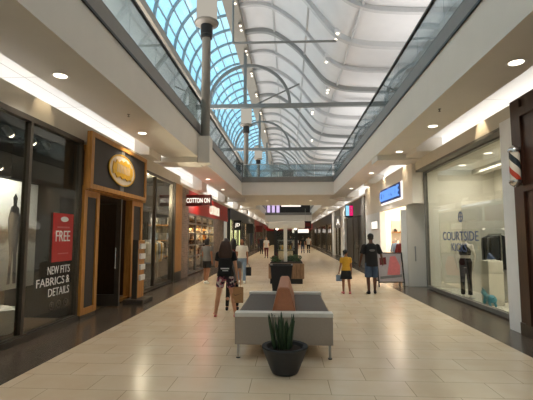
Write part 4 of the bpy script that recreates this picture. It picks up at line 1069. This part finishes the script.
    for i in (0,1):
        an, heel, toe = J[i][2], J[i][4], J[i][5]
        F_ = MB(); F_.capsule(S(heel+Vector((0,-.005,.004))), S(toe+Vector((0,.012,.004))), .044*s, .036*s); F_.capsule(S(an+Vector((0,-.004,-.03))), S(an+Vector((0,0,0))), .043*s, .043*s)
        if strap: F_ = MB(); F_.capsule(S(heel+Vector((0,-.01,-.018))), S(toe+Vector((0,.012,-.016))), .036*s, .034*s); F_.capsule(S(toe+Vector((-.03,-.05,.02))), S(toe+Vector((.03,-.05,.02))), .016*s)
        obj('shoe', F_, M[shoes], t, world=False, smooth=True)
    # hair
    R = MB(); R.ell(H(0,-.016,.022), (.087*s,.096*s,.108*s))
    if hairstyle == 'long':
        R.stack([tuple(c for c in H(0,-.05,.06))+(.1*s,.08*s), tuple(H(0,-.075,-.04))+(.13*s,.08*s), tuple(H(0,-.09,-.17))+(.16*s,.08*s), tuple(H(0,-.11,-.28))+(.155*s,.07*s), tuple(H(0,-.12,-.37))+(.11*s,.045*s)])
    elif hairstyle == 'tied':
        R.ell(H(0,-.12,.05), (.045*s,.05*s,.05*s)); R.capsule(H(0,-.13,.03), H(0,-.13,-.12), .03*s, .018*s)
    elif hairstyle == 'bob':
        R.stack([tuple(H(0,-.03,.05))+(.085*s,.08*s), tuple(H(0,-.045,-.05))+(.098*s,.075*s), tuple(H(0,-.045,-.15))+(.095*s,.06*s)])
    obj('hair', R, M[hair], t, world=False, remesh=max(vox,.01))
    if cap:
        K = MB(); K.ell(H(0,-.005,.05), (.093*s,.108*s,.085*s)); K.stack([tuple(H(0,.12,.04))+(.07*s,.07*s), tuple(H(0,.12,.052))+(.07*s,.07*s)])
        obj('cap', K, M[cap], t, world=False, smooth=True)
    E_ = MB()
    for sx in (-1,1): E_.ell(H(sx*.031,.089,.008), (.013*s,.007*s,.008*s), 8, 6)
    obj('eyes', E_, M['eyewhite'], t, world=False, smooth=True)
    obj('mouth', MB().capsule(H(-.02,.088,-.062), H(.02,.088,-.062), .007*s, None, 8, 3), M['lip'], t, world=False, smooth=True)
    t['__'] = 0; del t['__']
    loc = Vector((x,y,0)); Rm = Matrix.Rotation(rz,3,'Z')
    W = lambda v: loc+Rm@(v*s)
    return t, {'hand_l': W(AJ[0][2]+AJ[0][3]*.1), 'hand_r': W(AJ[1][2]+AJ[1][3]*.1), 'W': W, 'dz': dz, 's': s}

def tote(label, hand, w, d, h, m, rz=0, mark=False, name='shopping_bag', handle='kraft', drop=.12):
    t = thing(name, label, 'bag', (hand.x, hand.y, hand.z-drop-h), rz)
    b_ = MB(); b_.loft([[(sx*w/2*f_, sy*d/2*f_, z) for sx, sy in ((-1,-1),(1,-1),(1,1),(-1,1))] for f_, z in ((.94,0),(1,.02),(1,h*.5),(1,h),(.95,h),(.93,.03))])
    obj('body', b_, M[m], t, world=False)
    hd = MB()
    for sy in (-.3,.3): hd.sweep([(-w*.25,sy*d,h-.02),(-w*.2,sy*d*.4,h+drop*.7),(0,0,h+drop),(w*.2,sy*d*.4,h+drop*.7),(w*.25,sy*d,h-.02)], .006, 6)
    obj('handle', hd, M[handle], t, world=False)
    if mark:
        sw = [(-.38,.10),(-.34,.0),(-.26,-.05),(-.12,-.03),(.42,.17),(-.1,.02),(-.24,.0),(-.32,.04)]
        obj('swoosh_mark', MB().prism([(u*w*.95, h*.52+v*w*.95) for u, v in sw], 'Y', -d/2-.004, -d/2-.0005), M['black'], t, world=False)
    return t

# woman from behind with paper bag
p1, i1 = person('person from behind with long brown hair, black top and patterned shorts', -1.36, 8.62, 1.65, .05, 'skin', 'hairbrown', 'long', 'blackcloth', .55, .9, 'pattern', 'pants', .3,
    'pinkcloth', legs=((.02,.02),(.06,.05)), arms=((.2,1.5,.2),(-.02,.15,.22)), fem=True, spread=.12, strap=True, vox=.009)
w_ = i1['W']; b_ = MB(); z_ = 1.22+i1['dz']
b_.box(-.14,.14,-.165,-.12,z_-.34,z_+.02,bev=.02); obj('back_bag', b_, M['blackcloth'], p1, world=False)
for v_ in b_.b.verts if False else (): pass
mk = MB(); mk.box(-.09,.09,-.168,-.164,z_-.21,z_-.185); mk.box(-.05,.07,-.168,-.164,z_-.25,z_-.235); obj('bag_print', mk, M['paper'], p1, world=False)
tote('brown paper shopping bag with a black swoosh held by the person in patterned shorts', i1['hand_r'], .24, .12, .32, 'kraft', .12, True)
person('smaller person in black trousers half hidden behind the person with long brown hair', -1.32, 9.35, 1.36, .1, 'skin', 'hairbrown', 'short', 'greycloth', .6, .86, 'blackcloth', 'pants', .95, 'blackcloth', legs=((.0,.0),(.05,.08)), spread=.05)
person('person in grey top and dark shorts walking close to the brick shop window', -2.95, 14.4, 1.62, -.2, 'skintan', 'hairblack', 'bob', 'greycloth', .5, .88, 'blackcloth', 'pants', .35, 'paper', fem=True)
p3, i3 = person('person in white cropped top and loose pale jeans walking towards the camera', -1.72, 14.7, 1.63, PI, 'skintan', 'hairblack', 'bob', 'whitecloth', .6, .97, 'paledenim', 'pants', .97, 'paper', legs=((.16,.1),(-.14,.2)), arms=((-.1,.25,.12),(.12,.25,.12)), fem=True, loose=1.9)
tote('black shoulder bag carried by the person in pale jeans', i3['hand_l'], .26, .1, .3, 'blackcloth', 0, False, 'handbag', 'blackcloth', .14)
person('person in dark red top and trousers walking between the two shoppers at left', -2.25, 16.2, 1.62, .1, 'skintan', 'hairblack', 'long', 'reddark', 1.5, .8, 'reddark', 'pants', .95, 'blackcloth', fem=True)
# man and girl on the right
p5, i5 = person('person in black cap, black tee and denim shorts walking away at right', 2.44, 12.2, 1.77, -.05, 'skindark', 'hairblack', 'short', 'blackcloth', .85, .8, 'denim', 'pants', .5, 'blackcloth',
    legs=((-.1,.12),(.1,.1)), arms=((-.12,.35,.3),(.1,.5,.38)), loose=1.7, cap='blackcloth', vox=.01)
mk = MB(); z_ = (1.27+i5['dz'])*i5['s']; mk.prism(ellipse(.02,z_,.085,.035,18), 'Y', -.137, -.128); obj('shirt_print', mk, M['greycloth'], p5, world=False)
p6, i6 = person('child in mustard yellow top and black skirt walking beside the capped person', 1.68, 12.1, 1.3, .1, 'skintan', 'hairblack', 'tied', 'yellow', .6, .93, 'blackcloth', 'skirt', .95, 'pinkcloth',
    legs=((.12,.08),(-.12,.2)), arms=((.05,.35,.18),(.0,.2,.14)), head=-.9, fem=True, vox=.009)
tote('small pale bag carried by the child in yellow', i6['hand_l'], .17, .08, .17, 'paledenim', 0, False, 'handbag', 'greycloth', .05)
# far people
far = (('person in dark clothes far down the left of the corridor',-2.6,38,1.72,PI,'blackcloth','blackcloth','short'),
       ('person in white and red beside the far left shops',-1.75,31,1.65,PI,'whitecloth','reddark','bob'),
       ('person in white top far behind the kiosk on its right',.45,30,1.7,PI,'whitecloth','bluecloth','short'),
       ('person in dark top of the far pair right of the kiosk',1.35,40,1.68,.1,'blackcloth','bluecloth','bob'),
       ('person in pale top of the far pair right of the kiosk',1.95,40.5,1.74,-.1,'whitecloth','blackcloth','short'),
       ('person in red top far off near the left shop windows',-3.3,45,1.7,.2,'reddark','bluecloth','short'),
       ('person in blue far down the middle of the corridor',.2,52,1.7,PI,'bluecloth','blackcloth','short'),
       ('person in grey far down the left of the corridor',-1.4,50,1.68,0,'greycloth','blackcloth','long'))
for lab, x, y, h, rz, a, b, hs in far:
    person(lab, x, y, h, rz, random.choice(('skin','skintan','skindark')), 'hairblack', hs, a, .6, .86, b, 'pants', .95, 'blackcloth', vox=.02, fem=hs != 'short')

# Courtside mannequin (headless)
mn = thing('mannequin', 'headless white mannequin in black crop top and dark trousers in the right window', 'mannequin', (4.8, 11.3, .03))
x, y, z = 4.8, 11.3, .04
mb = MB()
mb.stack([(x,y,z+.8,.08,.1),(x,y,z+.95,.1,.155),(x,y,z+1.08,.085,.12),(x,y,z+1.25,.1,.15),(x,y,z+1.4,.085,.165),(x,y,z+1.46,.055,.09),(x,y,z+1.5,.045,.05),(x,y,z+1.56,.045,.045)])
for sy in (-1,1):
    mb.capsule((x,y+sy*.17,z+1.4),(x-.04,y+sy*.24,z+1.12),.045,.036); mb.capsule((x-.04,y+sy*.24,z+1.12),(x-.08,y+sy*.2,z+.86),.036,.024); mb.capsule((x-.08,y+sy*.2,z+.86),(x-.09,y+sy*.19,z+.74),.026,.016)
    mb.capsule((x,y+sy*.08,z+.9),(x-.01,y+sy*.09,z+.5),.08,.05); mb.capsule((x-.01,y+sy*.09,z+.5),(x,y+sy*.09,z+.08),.05,.035); mb.capsule((x+.02,y+sy*.09,z+.035),(x-.13,y+sy*.1,z+.03),.035,.025)
obj('body', mb, M['mannequin'], mn, remesh=.012)
mb = MB(); mb.stack([(x,y,z+1.14,.105,.14),(x,y,z+1.25,.118,.162),(x,y,z+1.34,.1,.15),(x,y,z+1.42,.085,.12)]); 
obj('crop_top', mb, M['blackcloth'], mn, smooth=True)
mb = MB(); mb.stack([(x,y,z+.82,.1,.12),(x,y,z+.95,.12,.172),(x,y,z+1.06,.1,.135)])
for sy in (-1,1): mb.capsule((x,y+sy*.075,z+.88),(x-.01,y+sy*.08,z+.5),.088,.06); mb.cyl((x-.01,y+sy*.085,z+.52),(x,y+sy*.09,z+.08),.062,.055)
obj('trousers', mb, M['blackcloth'], mn, remesh=.012)
obj('base', MB().lathe((x,y,.03), [(.2,0),(.2,.01),(.02,.012)]), M['steel'], mn)
mn.rotation_euler = (0, 0, math.radians(55))

# ------------------------------------------------------------------ world and render look
w = bpy.data.worlds.new('sky'); SC.world = w; w.use_nodes = True
nt = w.node_tree; nt.nodes.clear()
out = nt.nodes.new('ShaderNodeOutputWorld'); bg = nt.nodes.new('ShaderNodeBackground'); tc = nt.nodes.new('ShaderNodeTexCoord'); n = nt.nodes.new('ShaderNodeTexNoise'); r = nt.nodes.new('ShaderNodeValToRGB')
n.inputs['Scale'].default_value = 3.5; n.inputs['Detail'].default_value = 7
r.color_ramp.elements[0].position = .45; r.color_ramp.elements[0].color = (*lin((172,212,230)),1)
r.color_ramp.elements[1].position = .7; r.color_ramp.elements[1].color = (*lin((226,240,246)),1)
nt.links.new(tc.outputs['Generated'], n.inputs['Vector']); nt.links.new(n.outputs['Fac'], r.inputs[0]); nt.links.new(r.outputs[0], bg.inputs[0]); nt.links.new(bg.outputs[0], out.inputs[0])
bg.inputs[1].default_value = .75
SC.view_settings.view_transform = 'Standard'; SC.view_settings.look = 'None'; SC.view_settings.gamma = 1; SC.view_settings.exposure = 1.54
SC.view_settings.use_curve_mapping = False
SC.cycles.transparent_max_bounces = 24; SC.cycles.max_bounces = 8; SC.cycles.diffuse_bounces = 4
SC.cycles.sample_clamp_indirect = 6
SC.cycles.use_denoising = True
